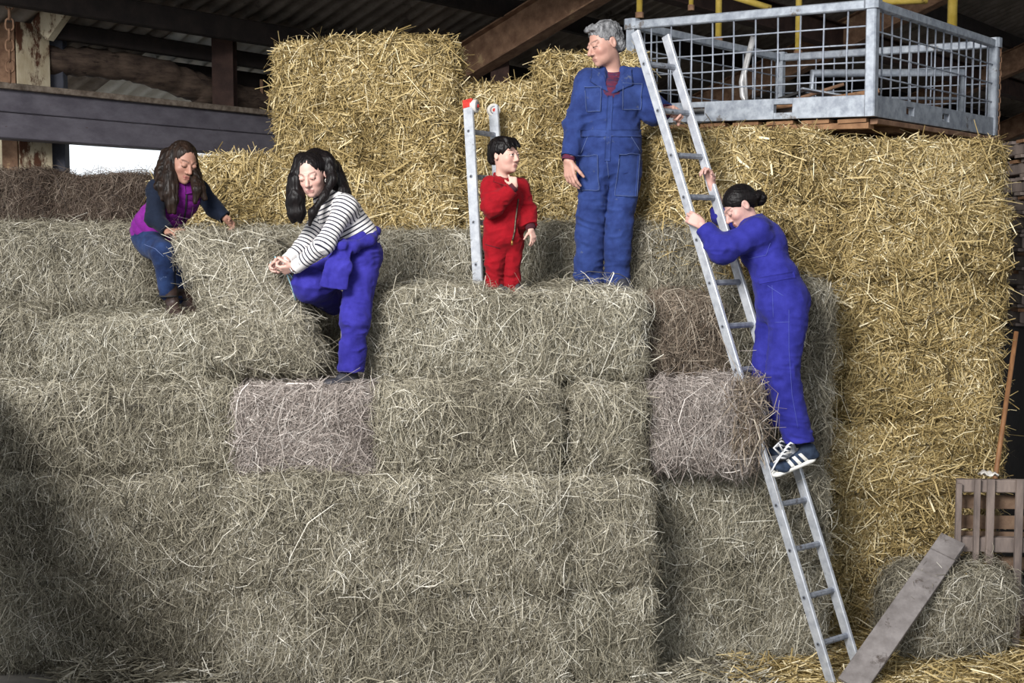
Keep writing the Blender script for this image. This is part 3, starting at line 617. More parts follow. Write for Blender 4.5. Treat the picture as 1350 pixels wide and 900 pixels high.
# ------------------------------------------------------------------ people: smooth bodies from blended rounded solids, meshed as one surface each
def surface_nets(F, org, h):
    ins = F < 0; s = np.zeros(tuple(n - 1 for n in F.shape), np.int8)
    cor = [(i, j, k) for i in (0, 1) for j in (0, 1) for k in (0, 1)]
    nx, ny, nz = s.shape
    for i, j, k in cor: s += ins[i:i + nx, j:j + ny, k:k + nz]
    act = (s > 0) & (s < 8); I = np.argwhere(act); idx = np.full(s.shape, -1, np.int64); idx[act] = np.arange(len(I))
    vals = {c: F[I[:, 0] + c[0], I[:, 1] + c[1], I[:, 2] + c[2]] for c in cor}
    acc = np.zeros((len(I), 3)); cnt = np.zeros(len(I))
    for c in cor:
        for ax in range(3):
            if c[ax]: continue
            d = list(c); d[ax] = 1; d = tuple(d); a, b = vals[c], vals[d]; m = (a < 0) != (b < 0)
            t = np.where(m, a / np.where(m, a - b, 1), 0); p = np.zeros((len(I), 3)) + np.array(c, float); p[:, ax] += t
            acc += p * m[:, None]; cnt += m
    V = org + (I + acc / cnt[:, None]) * h; Q = []
    for ax in range(3):
        u, v = [(1, 2), (2, 0), (0, 1)][ax]
        a = [slice(None)] * 3; b = [slice(None)] * 3; a[ax] = slice(0, -1); b[ax] = slice(1, None)
        A_, B_ = ins[tuple(a)], ins[tuple(b)]; E = np.argwhere(A_ != B_)
        E = E[(E[:, u] > 0) & (E[:, v] > 0) & (E[:, u] < s.shape[u]) & (E[:, v] < s.shape[v])]
        q = []
        for du, dv in ((1, 1), (0, 1), (0, 0), (1, 0)):
            c = E.copy(); c[:, u] -= du; c[:, v] -= dv; q.append(idx[c[:, 0], c[:, 1], c[:, 2]])
        q = np.stack(q, 1); fl = ~A_[E[:, 0], E[:, 1], E[:, 2]]; q[fl] = q[fl][:, ::-1]; Q.append(q)
    Q = np.concatenate(Q); return V, Q[(Q >= 0).all(1)]
def vnormals(V, F):
    n = np.cross(V[F[:, 2]] - V[F[:, 0]], V[F[:, 3]] - V[F[:, 1]]); N = np.zeros_like(V)
    for k in range(4): np.add.at(N, F[:, k], n)
    return N / (np.linalg.norm(N, axis=1, keepdims=True) + 1e-12)
class SDF:
    def __init__(s): s.p = []
    def cone(s, a, b, ra, rb, k=.02, flat=None, f=1., op='+'):
        a = np.array(a, float); b = np.array(b, float); s.p.append(('c', op, k, a, b, ra, rb, None if flat is None else nrm(flat), f)); return s
    def chain(s, pts, rs, k=.02, flat=None, f=1., op='+'):
        for i in range(len(pts) - 1): s.cone(pts[i], pts[i + 1], rs[i], rs[i + 1], k, flat, f, op)
        return s
    def ell(s, c, r, ax=None, k=.02, op='+'):
        s.p.append(('e', op, k, np.array(c, float), np.array(r if hasattr(r, '__len__') else (r, r, r), float), np.eye(3) if ax is None else np.array(ax, float))); return s
    def cut(s, c, n, rad): s.p.append(('k', 'k', 0, np.array(c, float), nrm(n), rad)); return s
    def mesh(s, h, pad=.03):
        lo = np.full(3, 1e9); hi = -lo
        def box(p):
            if p[0] == 'c': r = max(p[5], p[6]); return np.minimum(p[3], p[4]) - r, np.maximum(p[3], p[4]) + r
            if p[0] == 'e': return p[3] - p[4].max(), p[3] + p[4].max()
            return p[3] - p[5], p[3] + p[5]
        for p in s.p:
            if p[1] == '+': a, b = box(p); lo = np.minimum(lo, a); hi = np.maximum(hi, b)
        lo -= pad; hi += pad; n = np.ceil((hi - lo) / h).astype(int) + 1
        F = np.full(n, .5, np.float32); gx = [lo[i] + h * np.arange(n[i]) for i in range(3)]
        for p in s.p:
            a, b = box(p); m = p[2] + .03
            i0 = np.maximum(0, np.floor((a - m - lo) / h).astype(int)); i1 = np.minimum(n, np.ceil((b + m - lo) / h).astype(int) + 1)
            if (i1 <= i0).any(): continue
            sl = tuple(slice(i0[i], i1[i]) for i in range(3)); G = F[sl]
            X, Y, Z = gx[0][sl[0]][:, None, None], gx[1][sl[1]][None, :, None], gx[2][sl[2]][None, None, :]
            if p[0] == 'c':
                A0, B0, ra, rb, fl, f = p[3:]; ab = B0 - A0; L2 = ab.dot(ab) + 1e-12
                x, y, z = X - A0[0], Y - A0[1], Z - A0[2]
                t = np.clip((x * ab[0] + y * ab[1] + z * ab[2]) / L2, 0, 1)
                x, y, z = x - t * ab[0], y - t * ab[1], z - t * ab[2]; d2 = x * x + y * y + z * z
                if fl is not None: cpt = x * fl[0] + y * fl[1] + z * fl[2]; d2 = d2 + cpt * cpt * (1 / (f * f) - 1)
                d = np.sqrt(d2) - (ra + (rb - ra) * t)
            elif p[0] == 'e':
                x, y, z = X - p[3][0], Y - p[3][1], Z - p[3][2]; r, ax = p[4], p[5]
                q = [x * ax[i][0] + y * ax[i][1] + z * ax[i][2] for i in range(3)]
                k0 = np.sqrt(sum((q[i] / r[i]) ** 2 for i in range(3))); k1 = np.sqrt(sum((q[i] / r[i] ** 2) ** 2 for i in range(3))) + 1e-9
                d = k0 * (k0 - 1) / k1
            else:
                x, y, z = X - p[3][0], Y - p[3][1], Z - p[3][2]
                pl = x * p[4][0] + y * p[4][1] + z * p[4][2]; inside = (x * x + y * y + z * z) < p[5] ** 2
                F[sl] = np.where(inside, np.maximum(G, pl), G); continue
            k = max(p[2], 1e-5); d = d.astype(np.float32)
            if p[1] == '+': hh = np.clip(.5 + .5 * (G - d) / k, 0, 1); F[sl] = G * (1 - hh) + d * hh - k * hh * (1 - hh)
            else: hh = np.clip(.5 - .5 * (G + d) / k, 0, 1); F[sl] = G * (1 - hh) - d * hh + k * hh * (1 - hh)
        F[0] = F[-1] = .5; F[:, 0] = F[:, -1] = .5; F[:, :, 0] = F[:, :, -1] = .5
        return surface_nets(F, lo, h)
    def build(s, name, h, m, parent, disp=None, attrs=None, smooth=True):
        V, Fc = s.mesh(h)
        if disp is not None: V = V + vnormals(V, Fc) * disp(V)[:, None]
        at_ = attrs(V) if attrs else None
        return mesh_np(name, V, Fc, m, parent, smooth, None, at_)
def attr_mat(name, rough=.55, spec=.35, bump=.15, bscale=220, sss=.0):
    m = mat(name, (1, 1, 1, 1), rough=rough, spec=spec, bump=bump, bscale=bscale); nt = m.node_tree; b = nt.nodes['Principled BSDF']
    a = nt.nodes.new('ShaderNodeAttribute'); a.attribute_name = 'tone'; nt.links.new(a.outputs['Color'], b.inputs['Base Color'])
    return m
skin_m = attr_mat('skin', .5, .35, .08)
def cloth_mat(name, c1, c2, dust=None, t3=.64, rough=.85, scale=9, stretch=(1, 1, 1), bump=.25):
    return mat(name, c1, c2, scale=scale, rough=rough, bump=bump, bscale=260, c3=dust, s3=16, t3=t3, spec=.15, stretch=stretch, sheen=.04)
eye_w = mat('eye_white', lin(214, 206, 200), rough=.25); iris_m = mat('dark_iris', lin(34, 22, 16), rough=.15)
black_hair = mat('black_hair', lin(13, 11, 12), lin(24, 20, 20), scale=30, stretch=(1, 1, .1), rough=.4, spec=.13, bump=.4, bscale=90)
brown_hair = mat('dark_brown_hair', lin(20, 15, 13), lin(42, 31, 25), scale=26, stretch=(1, 1, .1), rough=.42, spec=.14, bump=.4, bscale=80)
grey_hair = mat('grey_hair', lin(58, 58, 60), lin(138, 138, 140), scale=26, stretch=(1, 1, .5), rough=.6, bump=.9, bscale=90, c3=lin(40, 40, 42), s3=14, t3=.56)
class Head:
    def __init__(s, c, f, up, H, female=False, child=False, lid=0., smile=False):
        s.lid = lid; s.smile = smile
        s.c = np.array(c, float); s.f = nrm(f); s.r = nrm(np.cross(s.f, up)); s.u = np.cross(s.r, s.f); s.k = H / .235
        s.ax = np.array([s.r, s.f, s.u]); s.female = female; s.child = child
    def W(s, x, y, z): return s.c + s.k * (s.r * x + s.f * y + s.u * z)
    def L(s, V): return ((V - s.c) / s.k) @ s.ax.T
    def e(s, S, c, r, k=.02, op='+'): S.ell(s.W(*c), np.array(r) * s.k, s.ax, k * s.k, op)
    def prims(s, S, neck, nr=.052):
        k = s.k; fe = s.female or s.child; e = s.e
        e(S, (0, -.018, .030), (.076, .097, .088)); e(S, (0, .030, -.028), (.065, .062, .078), .02)
        e(S, (0, .034, -.076), (.046 if fe else .052, .050, .038), .025); e(S, (0, .072, -.098), (.017, .016, .015), .02)
        for sx in (-1, 1):
            e(S, (sx * .040, .060, -.026), (.024, .022, .022) if not s.child else (.028, .024, .030), .02)
            e(S, (sx * .031, .103, .001), (.017, .018, .011), .014, '-')
            S.cone(s.W(sx * .012, .086, .020), s.W(sx * .044, .072, .018), .009 * k, .008 * k, .012 * k)
            e(S, (sx * .0125, .094, -.040), (.009, .010, .008), .006)
            e(S, (sx * (.077 - .004 * s.child), -.012, -.006), (.009, .019 - .003 * s.child, .031 - .005 * s.child), .008); e(S, (sx * .084, -.006, -.004), (.006, .010, .018), .006, '-')
            e(S, (sx * .031, .0825, .0065 - .0045 * s.lid), (.0168, .0125 + .0014 * s.lid, .0095 + .003 * s.lid), .004)           # upper lid
            e(S, (sx * .031, .083, -.0085), (.015, .011, .006), .004)           # lower lid
        nl = .112 if not s.child else .104
        S.cone(s.W(0, .086, .008), s.W(0, nl, -.034), .0085 * k, .0125 * k, .010 * k)
        if s.smile:
            S.chain([s.W(-.025, .076, -.061), s.W(-.012, .087, -.0645), s.W(.012, .087, -.0645), s.W(.025, .076, -.061)], [.004 * k, .0052 * k, .0052 * k, .004 * k], .004 * k)
            S.chain([s.W(-.025, .076, -.063), s.W(-.012, .086, -.0775), s.W(.012, .086, -.0775), s.W(.025, .076, -.063)], [.004 * k, .0056 * k, .0056 * k, .004 * k], .004 * k)
        else: S.cone(s.W(-.017, .087, -.0655), s.W(.017, .087, -.0655), .0062 * k, .0062 * k, .006 * k); S.cone(s.W(-.014, .086, -.076), s.W(.014, .086, -.076), .0072 * k, .0072 * k, .006 * k)
        S.cone(s.W(0, -.018, -.05), neck, nr * 1.0, nr * 1.12, .03)
    def eyes(s, root, look=(0, 0)):
        for sx in (-1, 1):
            c = s.W(sx * .031, .082, -.001); b = MB().ball(c, .0122 * s.k, 16, 12).build('eye', eye_w, root, True)
            d = nrm(s.f + s.r * look[0] + s.u * look[1]); MB().ball(c + d * .0088 * s.k, .0056 * s.k, 12, 8).build('iris', iris_m, b, True)
    def tone(s, skin, lip, brow, blush=.12, nails=None):
        skin, lip, brow = (np.array(x[:3]) for x in (skin, lip, brow))
        def f(V):
            q = s.L(V); x, y, z = q.T; n = vn(V * 60, 3)[:, None]; C = skin * (1 + .06 * n + .04 * vn(V * 14, 4)[:, None])
            bl = np.exp(-(((np.abs(x) - .045) / .02) ** 2 + ((z + .035) / .022) ** 2)) * (y > .03); bl += .7 * np.exp(-((x / .012) ** 2 + ((z + .035) / .012) ** 2)) * (y > .09)
            C = C * (1 - blush * bl[:, None] * np.array([0., 1., .9]))
            lz = (-.0712 + .008 * (np.abs(x) / .025) ** 2) if s.smile else (-.0705 - .003 * (np.abs(x) / .02)); wl = .027 if s.smile else .0235; l = (np.abs(x) < wl) & (np.abs(z - lz) < .0118 * np.sqrt(np.clip(1 - (x / wl) ** 2, 0, 1))) & (y > .075)
            C[l] = lip * .6 + C[l] * .4; mo = (np.abs(x) < .021) & (np.abs(z + .0708) < .0014) & (y > .075); C[mo] = lip * .45
            ba = np.abs(x); bz = .0225 + .006 * np.sin(np.clip((ba - .012) / .036, 0, 1) * 2.2) - .002; b = (ba > .012) & (ba < .048) & (np.abs(z - bz) < .0042) & (y > .045)
            C[b] = brow * .6 + C[b] * .4
            la = (np.abs(ba - .031) < .0165) & (np.abs(z + .0012 + .0065 * s.lid - (.004 - .006 * s.lid) * (1 - ((ba - .031) / .0165) ** 2)) < .0020) & (y > .07); C[la] = brow * .5
            return {'tone': np.concatenate([C, np.ones((len(C), 1))], 1)}
        return f
def hand(S, wr, d, n, sgn, Lh, curl, thumb=(20, 30), spread=.06, tdir=(.6, .75, .3)):
    """wr wrist, d wrist->fingers, n the way the palm faces, sgn which side the thumb is on."""
    d = nrm(d); n = nrm(np.array(n) - d * np.dot(n, d)); t = np.cross(d, n) * sgn; wr = np.array(wr, float)
    offs = [.17, .06, -.055, -.155]; lens = [.45, .5, .46, .37]; tips = []
    for i in range(4):
        kn = wr + d * Lh * (.50 - .03 * abs(i - 1)) + t * Lh * offs[i]
        S.cone(wr + t * Lh * offs[i] * .62 + d * .04 * Lh, kn, .082 * Lh, .066 * Lh, .012, n, .85)
        a, p = 0., kn; c = curl[i] if hasattr(curl[i], '__len__') else (curl[i], curl[i] * 1.15, curl[i] * .7)
        dd = nrm(d + t * spread * (1.5 - i))
        for j, (fr, ra, rb) in enumerate(((.46, .056, .052), (.30, .051, .046), (.24, .046, .040))):
            a += math.radians(c[j]); q = p + (dd * math.cos(a) + n * math.sin(a)) * lens[i] * Lh * fr
            S.cone(p, q, ra * Lh, rb * Lh, .003); p = q
        tips.append(p)
    b = wr + d * Lh * .12 + t * Lh * .12; td = nrm(d * tdir[0] + t * tdir[1] + n * tdir[2]); q = b + td * Lh * .24
    S.cone(b, q, .085 * Lh, .065 * Lh, .012); a = math.radians(thumb[0]); e1 = nrm(td * math.cos(a) + nrm(d * .7 + n * .7 - t * .4) * math.sin(a)); q2 = q + e1 * Lh * .19
    S.cone(q, q2, .062 * Lh, .054 * Lh, .006); a = math.radians(thumb[1]); e2 = nrm(e1 * math.cos(a) + nrm(n - t * .6) * math.sin(a)); S.cone(q2, q2 + e2 * Lh * .15, .054 * Lh, .043 * Lh, .004)
    return tips
def torso(S, pel, wai, che, shl, shr, front, sc_, ease=0., k=.05, wide=(.155, .135, .155), deep=(.115, .10, .12)):
    U = nrm(che - pel); R = nrm(np.cross(U, -np.array(front))); Fd = np.cross(U, R); ax = np.array([R, Fd, U])
    S.ell(pel, (wide[0] * sc_ + ease, deep[0] * sc_ + ease, .13 * sc_ + ease), ax, k); S.ell(wai, (wide[1] * sc_ + ease, deep[1] * sc_ + ease, .15 * sc_ + ease), ax, k)
    S.ell(che, (wide[2] * sc_ + ease, deep[2] * sc_ + ease, .17 * sc_ + ease), ax, k)
    m = (shl + shr) / 2; S.cone(shl, m, .052 * sc_ + ease, .066 * sc_ + ease, k); S.cone(shr, m, .052 * sc_ + ease, .066 * sc_ + ease, k)
    return ax
def ridge(p, s): return 1 - 2 * np.abs(vn(p, s))
def folds(amp, joints, seed=1, w=.13, base=.35, sc=(6, 6, 13)):
    def f(V):
        q = np.zeros(len(V)) + base
        for j in joints: q += np.exp(-((V - j) ** 2).sum(1) / w ** 2)
        wv = V + .05 * np.stack([vn(V * 5, seed + 7), vn(V * 5, seed + 8), vn(V * 5, seed + 9)], 1)
        return amp * np.clip(q, 0, 1.25) * (.6 * ridge(wv * np.array(sc), seed) + .4 * ridge(wv * np.array(sc) * 2.1, seed + 1) - .3) + amp * .25 * vn(V * 30, seed + 2)
    return f
def shoe(S, heel, toe, up, w, h, k=.012):
    f = nrm(toe - heel); L_ = np.linalg.norm(toe - heel); up = nrm(up); s = np.cross(f, up)
    S.ell(heel + f * L_ * .18 + up * h * .5, (w * .85, L_ * .2, h * .55), np.array([s, f, up]), k); S.cone(heel + f * L_ * .2 + up * h * .4, toe - f * L_ * .22 + up * h * .26, w * .85, w * .88, k, up, .62)
    S.cone(heel + f * L_ * .22 + up * h * .9, heel + f * L_ * .5 + up * h * .45, w * .75, w * .75, k)
    S.ell(toe - f * L_ * .22 + up * h * .24, (w * 1.0, L_ * .22, h * .32), np.array([s, f, up]), k)
def boot(S, heel, toe, up, w, h, ank, ra):
    shoe(S, heel, toe, up, w, h); S.cone(heel + nrm(toe - heel) * np.linalg.norm(toe - heel) * .25 + nrm(up) * h, ank, w * .85, ra, .02)
def patch(o, px, off, m, name, parent, nu=10, nv=10, th=.004, Y=6.5):
    """a sewn-on piece of cloth: four corners read from the front, laid onto mesh o."""
    dg = bpy.context.evaluated_depsgraph_get(); bv = BVHTree.FromObject(o, dg); loc = Vector(parent_loc(o))
    px = np.array(px, float); g = []; cam_ = Vector((0, 0, CZ)) - loc; last = None
    for i in range(nu + 1):
        for j in range(nv + 1):
            u, v = i / nu, j / nv; q = (px[0] * (1 - u) + px[1] * u) * (1 - v) + (px[3] * (1 - u) + px[2] * u) * v
            d = (Vector(P(q[0], q[1], Y)) - Vector((0, 0, CZ))).normalized(); hit, n, _, _ = bv.ray_cast(cam_, d)
            if hit is None: hit = last if last is not None else cam_ + d * 8.0; n = -d
            else: hit = hit + n * off; last = hit
            g.append(tuple(hit + loc))
    G = np.array(g); F = np.array([(i * (nv + 1) + j, (i + 1) * (nv + 1) + j, (i + 1) * (nv + 1) + j + 1, i * (nv + 1) + j + 1) for i in range(nu) for j in range(nv)])
    n = vnormals(G, F); sg = np.sign((n * (np.array([0, 0, CZ]) - G)).sum()); 
    if sg < 0: F = F[:, ::-1]; n = -n
    k = len(G); V = np.concatenate([G, G - n * th]); F2 = [F, F[:, ::-1] + k]; W_ = nv + 1
    edge = [(j, j + 1) for j in range(nv)] + [(nu * W_ + j + 1, nu * W_ + j) for j in range(nv)] + [((i + 1) * W_, i * W_) for i in range(nu)] + [(i * W_ + nv, (i + 1) * W_ + nv) for i in range(nu)]
    F2.append(np.array([(a, b, b + k, a + k) for a, b in edge])); return mesh_np(name, V, np.concatenate(F2), m, parent, True)
def seam(o, pxs, r, m, name, parent, off=.002, n=8, Y=6.5):
    dg = bpy.context.evaluated_depsgraph_get(); bv = BVHTree.FromObject(o, dg); loc = Vector(parent_loc(o)); cam_ = Vector((0, 0, CZ)) - loc; pts = []
    for a, b in zip(pxs[:-1], pxs[1:]):
        for t in np.linspace(0, 1, n, endpoint=False):
            q = np.array(a) * (1 - t) + np.array(b) * t; d = (Vector(P(q[0], q[1], Y)) - Vector((0, 0, CZ))).normalized(); hit, nn, _, _ = bv.ray_cast(cam_, d)
            if hit is not None: pts.append(tuple(hit + nn * off + loc))
    if len(pts) > 2: return MB().tube(pts, r, 5).build(name, m, parent, True)
def person(base, label, cat='person'): return empty('person', base, label, cat)
# ================================================================== the man in blue coveralls
denim = cloth_mat('blue_denim_coverall', lin(29, 42, 88), lin(42, 59, 112), lin(70, 78, 102), .63); denim2 = cloth_mat('blue_denim_pocket', lin(32, 46, 92), lin(46, 63, 115), lin(74, 81, 102), .61)
stitch = mat('pale_stitching', lin(84, 98, 138), rough=.9); boot_m = mat('dark_boot_leather', lin(40, 40, 46), lin(62, 62, 68), rough=.6, bump=.2)
plaid = mat('plaid_shirt', lin(96, 26, 44), lin(40, 34, 62), scale=34, stretch=(.5, .5, 3), rough=.9, c3=lin(150, 130, 140), s3=40, t3=.62)
Y = 8.24
j = dict(pel=P(804, 216, Y), wai=P(805, 184, Y), che=P(806, 140, Y + .02), nb=P(808, 102, Y + .03), shr=P(776, 110, Y), shl=P(839, 108, Y + .02), elr=P(761, 165, Y - .02), wrr=P(749, 212, Y - .1),
         ell=P(863, 146, Y - .02), wrl=P(880, 146, 8.12), hir=P(785, 226, Y), hil=P(825, 226, Y), knr=P(778, 300, Y - .03), knl=P(815, 300, Y - .04), anr=P(775, 374, Y), anl=P(813, 376, Y - .02))
j['che'] = j['che'] * 1.0
man = person(P(803, 388, Y), 'grey-haired man in faded blue denim coveralls standing with one hand on the ladder')
hd = Head(P(797, 58, 8.2), (-.86, -.42, -.28), (-.1, 0, 1), .262, lid=.6)
S = SDF(); torso(S, j['pel'], j['wai'], j['che'], j['shl'], j['shr'], (0, -1, 0), 1.0)
for a, b, c in (('shr', 'elr', 'wrr'), ('shl', 'ell', 'wrl')): S.chain([j[a], j[b], j[c]], [.05, .042, .028])
for a, b, c in (('hir', 'knr', 'anr'), ('hil', 'knl', 'anl')): S.chain([j[a], j[b], j[c]], [.085, .06, .04])
S.chain([j['nb'], j['nb'] - [0, 0, .08]], [.06, .08]); hd.prims(S, j['nb'], .056)
hand(S, j['wrr'], P(752, 240, 8.1) - j['wrr'], (.55, .6, 0), 1, .20, (18, 22, 26, 30), (10, 15), .05, (.75, .45, .35))
hand(S, j['wrl'], P(900, 144, 8.0) - j['wrl'], (.1, -.75, -.6), 1, .20, ((50, 70, 50), (52, 72, 50), (55, 74, 50), (58, 76, 50)), (35, 40), .03, (.6, .5, .5))
S.build('body', .0042, skin_m, man, None, hd.tone(lin(172, 132, 118), lin(144, 98, 90), lin(84, 74, 68), .13)); hd.eyes(man, (-.2, -.3))
# coverall
S = SDF()
S.chain([j['hir'], j['knr'], j['anr'] - [0, 0, .03]], [.100, .090, .090], .006); S.chain([j['hil'], j['knl'], j['anl'] - [0, 0, .03]], [.100, .086, .080], .006)
torso(S, j['pel'] + [0, 0, .03], j['wai'], j['che'], j['shl'], j['shr'], (0, -1, 0), 1.0, .03, .05, (.170, .165, .165), (.12, .115, .125))
S.chain([j['shr'], j['elr'], j['wrr'] * .85 + j['elr'] * .15], [.084, .076, .060], .05); S.chain([j['shl'], j['ell'], j['wrl'] * .8 + j['ell'] * .2], [.084, .074, .056], .05)
S.cut(j['anr'] - [0, 0, .05], (0, 0, -1), .18); S.cut(j['anl'] - [0, 0, .05], (0, 0, -1), .16)
S.cone(j['nb'], j['nb'] + [0, 0, .05], .075, .09, .03); S.cut(j['nb'] + [0, 0, .045], (0, .25, 1), .14)
S.cone(j['nb'] + [0, -.11, .05], P(805, 126, Y - .14), .062, .012, .01, op='-'); S.cone(j['nb'] + [0, 0, .0], j['nb'] + [0, -.01, .14], .06, .075, .01, op='-')
for w_, e_ in (('wrr', 'elr'), ('wrl', 'ell')):
    d_ = nrm(j[w_] - j[e_]); c_ = j[w_] - d_ * .022; S.cut(c_, d_, .085); S.cone(c_ - d_ * .04, c_ + d_ * .05, .036, .04, .004, op='-')
cov = S.build('coverall', .006, denim, man, folds(.015, [j[x] for x in ('elr', 'ell', 'wai', 'knr', 'knl', 'anr', 'anl')] + [P(803, 235, Y - .1)], 11, .13, .45))
S = SDF(); S.cone(j['nb'] + [0, -.02, -.02], j['nb'] + [0, -.005, .055], .078, .072, .02); S.ell(P(805, 126, Y - .02), (.10, .115, .12), None, .02)
S.cone(j['nb'] + [0, 0, .03], j['nb'] + [-.0, -.02, .14], .058, .075, .008, op='-'); S.cut(j['nb'] + [0, 0, .062], (0, -.5, 1), .13)
S.cone(j['nb'] + [-.005, -.11, .07], P(804, 106, Y - .12), .036, .006, .006, op='-'); S.build('shirt', .004, plaid, man)
for px in ([(780, 92), (796, 100), (801, 122), (778, 108)], [(832, 92), (822, 98), (807, 124), (834, 112)]): patch(cov, px, .012, denim2, 'lapel', man, 10, 10, .008)
for px in ([(771, 115), (793, 115), (792, 146), (773, 147)], [(820, 110), (846, 110), (845, 144), (820, 144)]):
    p_ = patch(cov, px, .006, denim2, 'chest_pocket', man); seam(cov, px + [px[0]], .0014, stitch, 'stitching', p_, .012)
for px in ([(760, 205), (788, 205), (789, 250), (760, 252)], [(816, 203), (842, 203), (838, 258), (812, 258)]):
    p_ = patch(cov, px, .005, denim2, 'patch_pocket', man); seam(cov, px + [px[0]], .0014, stitch, 'stitching', p_, .011)
patch(cov, [(764, 171), (848, 171), (847, 180), (765, 180)], .006, denim2, 'waistband', man, 24, 3); patch(cov, [(801, 126), (808, 126), (804, 212), (797, 212)], .006, denim2, 'button_placket', man, 3, 24)
seam(cov, [(775, 180), (764, 205)], .0016, stitch, 'stitching', man); seam(cov, [(832, 180), (846, 203)], .0016, stitch, 'stitching', man); seam(cov, [(800, 212), (803, 238)], .0016, stitch, 'stitching', man)
for w_, e_, mm in (('wrr', 'elr', plaid), ('wrl', 'ell', plaid)):
    d_ = nrm(j[w_] - j[e_]); S = SDF(); S.cone(j[w_] - d_ * .05, j[w_] + d_ * .0, .043, .042, .01); S.cut(j[w_] + d_ * .002, d_, .06); S.cone(j[w_] - d_ * .02, j[w_] + d_ * .04, .034, .036, .004, op='-'); S.build('shirt_cuff', .004, mm, man)
for a in ('anr', 'anl'):
    S = SDF(); f_ = np.array([(-.25 if a == 'anr' else .2), -1, 0]); hl = j[a] * [1, 1, 0] + [0, .06, 2.285]; shoe(S, hl, hl + nrm(f_) * .29, (0, 0, 1), .052, .11); S.build('boot', .005, boot_m, man)
S = SDF(); hd.e(S, (0, -.024, .042), (.084, .100, .088)); hd.e(S, (0, -.065, -.02), (.072, .055, .06), .02); hd.e(S, (0, .085, -.032), (.10, .068, .098), .012, '-')
for sx in (-1, 1): hd.e(S, (sx * .085, -.006, -.022), (.02, .026, .044), .006, '-')
hd.e(S, (.0, .052, .098), (.058, .040, .022), .02)
S.cut(hd.W(0, -.05, -.066), -hd.u, .12)
S.build('hair', .0035, grey_hair, man, lambda V: .006 * vn(V * [60, 60, 45], 5) + .003 * vn(V * 150, 6))
# ================================================================== the boy in red coveralls
red_m = cloth_mat('red_coverall', lin(116, 6, 18), lin(140, 10, 24), lin(150, 46, 42), .70); red_d = cloth_mat('dark_cuff', lin(58, 26, 34), lin(70, 34, 40)); zip_m = mat('dark_zip', lin(48, 40, 36), lin(92, 78, 62), scale=80, rough=.4, metal=.4)
Y = 8.14; q = .63
j = dict(pel=P(664, 318, Y), wai=P(664, 294, Y), che=P(666, 262, Y), nb=P(662, 236, Y + .01), shr=P(647, 246, Y - .06), shl=P(685, 248, Y + .06), elr=P(648, 274, Y - .15), wrr=P(678, 246, Y - .17), ell=P(694, 278, Y + .04), wrl=P(700, 302, Y - .03),
         hir=P(653, 324, Y - .02), hil=P(674, 324, Y + .02), knr=P(652, 352, Y - .03), knl=P(674, 352, Y), anr=P(651, 382, Y - .02), anl=P(674, 382, Y + .01))
boy = person(P(662, 388, Y), 'small black-haired boy in red coveralls standing with a hand at his chin')
hd = Head(P(665, 205, Y - .02), (.80, -.60, .02), (0, 0, 1), .222, child=True)
S = SDF(); torso(S, j['pel'], j['wai'], j['che'], j['shl'], j['shr'], (.5, -.85, 0), q)
for a, b, c in (('shr', 'elr', 'wrr'), ('shl', 'ell', 'wrl')): S.chain([j[a], j[b], j[c]], [.034, .028, .02])
for a, b, c in (('hir', 'knr', 'anr'), ('hil', 'knl', 'anl')): S.chain([j[a], j[b], j[c]], [.055, .042, .03])
hd.prims(S, j['nb'], .038)
hand(S, j['wrr'], P(674, 222, Y - .15) - j['wrr'], (-.1, .9, .2), 1, .115, ((25, 40, 20), (70, 70, 50), (75, 75, 50), (75, 75, 50)), (25, 30), .05)
hand(S, j['wrl'], P(706, 322, Y - .06) - j['wrl'], (-.6, .6, 0), -1, .118, (20, 24, 26, 30), (10, 15), .08)
S.build('body', .0032, skin_m, boy, None, hd.tone(lin(194, 154, 140), lin(158, 96, 90), lin(46, 34, 30), .12)); hd.eyes(boy, (.5, .05))
S = SDF(); S.chain([j['hir'], j['knr'], j['anr'] - [0, 0, .02]], [.074, .060, .055], .005); S.chain([j['hil'], j['knl'], j['anl'] - [0, 0, .02]], [.074, .060, .055], .004)
torso(S, j['pel'] + [0, 0, .025], j['wai'], j['che'], j['shl'], j['shr'], (.5, -.85, 0), q, .022, .035, (.18, .175, .165), (.145, .135, .135))
S.chain([j['shr'], j['elr'], j['wrr']], [.062, .060, .042], .035); S.chain([j['shl'], j['ell'], j['wrl']], [.060, .056, .046], .035)
for a in ('anr', 'anl'): S.cut(j[a] - [0, 0, .035], (0, 0, -1), .1)
S.cone(j['nb'] - [0, 0, .01], j['nb'] + [-.005, .005, .02], .058, .050, .02); S.cut(j['nb'] + [0, 0, .028], (.2, -.35, 1), .09); S.cone(j['nb'], j['nb'] + [.01, -.015, .09], .044, .056, .006, op='-')
for w_, e_ in (('wrr', 'elr'), ('wrl', 'ell')):
    d_ = nrm(j[w_] - j[e_]); S.cut(j[w_] - d_ * .02, d_, .095)
cov = S.build('coverall', .005, red_m, boy, folds(.011, [j[x] for x in ('elr', 'ell', 'wai', 'knr', 'knl', 'shr', 'anr', 'anl')], 23, .09, .5, (9, 9, 17)))
for w_, e_ in (('wrr', 'elr'), ('wrl', 'ell')):
    d_ = nrm(j[w_] - j[e_]); S = SDF(); S.cone(j[w_] - d_ * .05, j[w_] + d_ * .008, .034, .029, .01); S.cut(j[w_] + d_ * .006, d_, .05); S.build('cuff', .004, red_d, boy)
zp = seam(cov, [(683, 262), (680, 285), (678, 305), (675, 318)], .0055, zip_m, 'zip', boy, .003)
MB().tube([P(675, 317, Y - .16), P(675, 323, Y - .16)], .006, 8).build('zip_pull', mat('brass', lin(150, 116, 60), rough=.4, metal=.6), zp, True)
patch(cov, [(652, 231), (662, 237), (668, 246), (650, 240)], .006, red_m, 'collar', boy, 8, 6, .005)
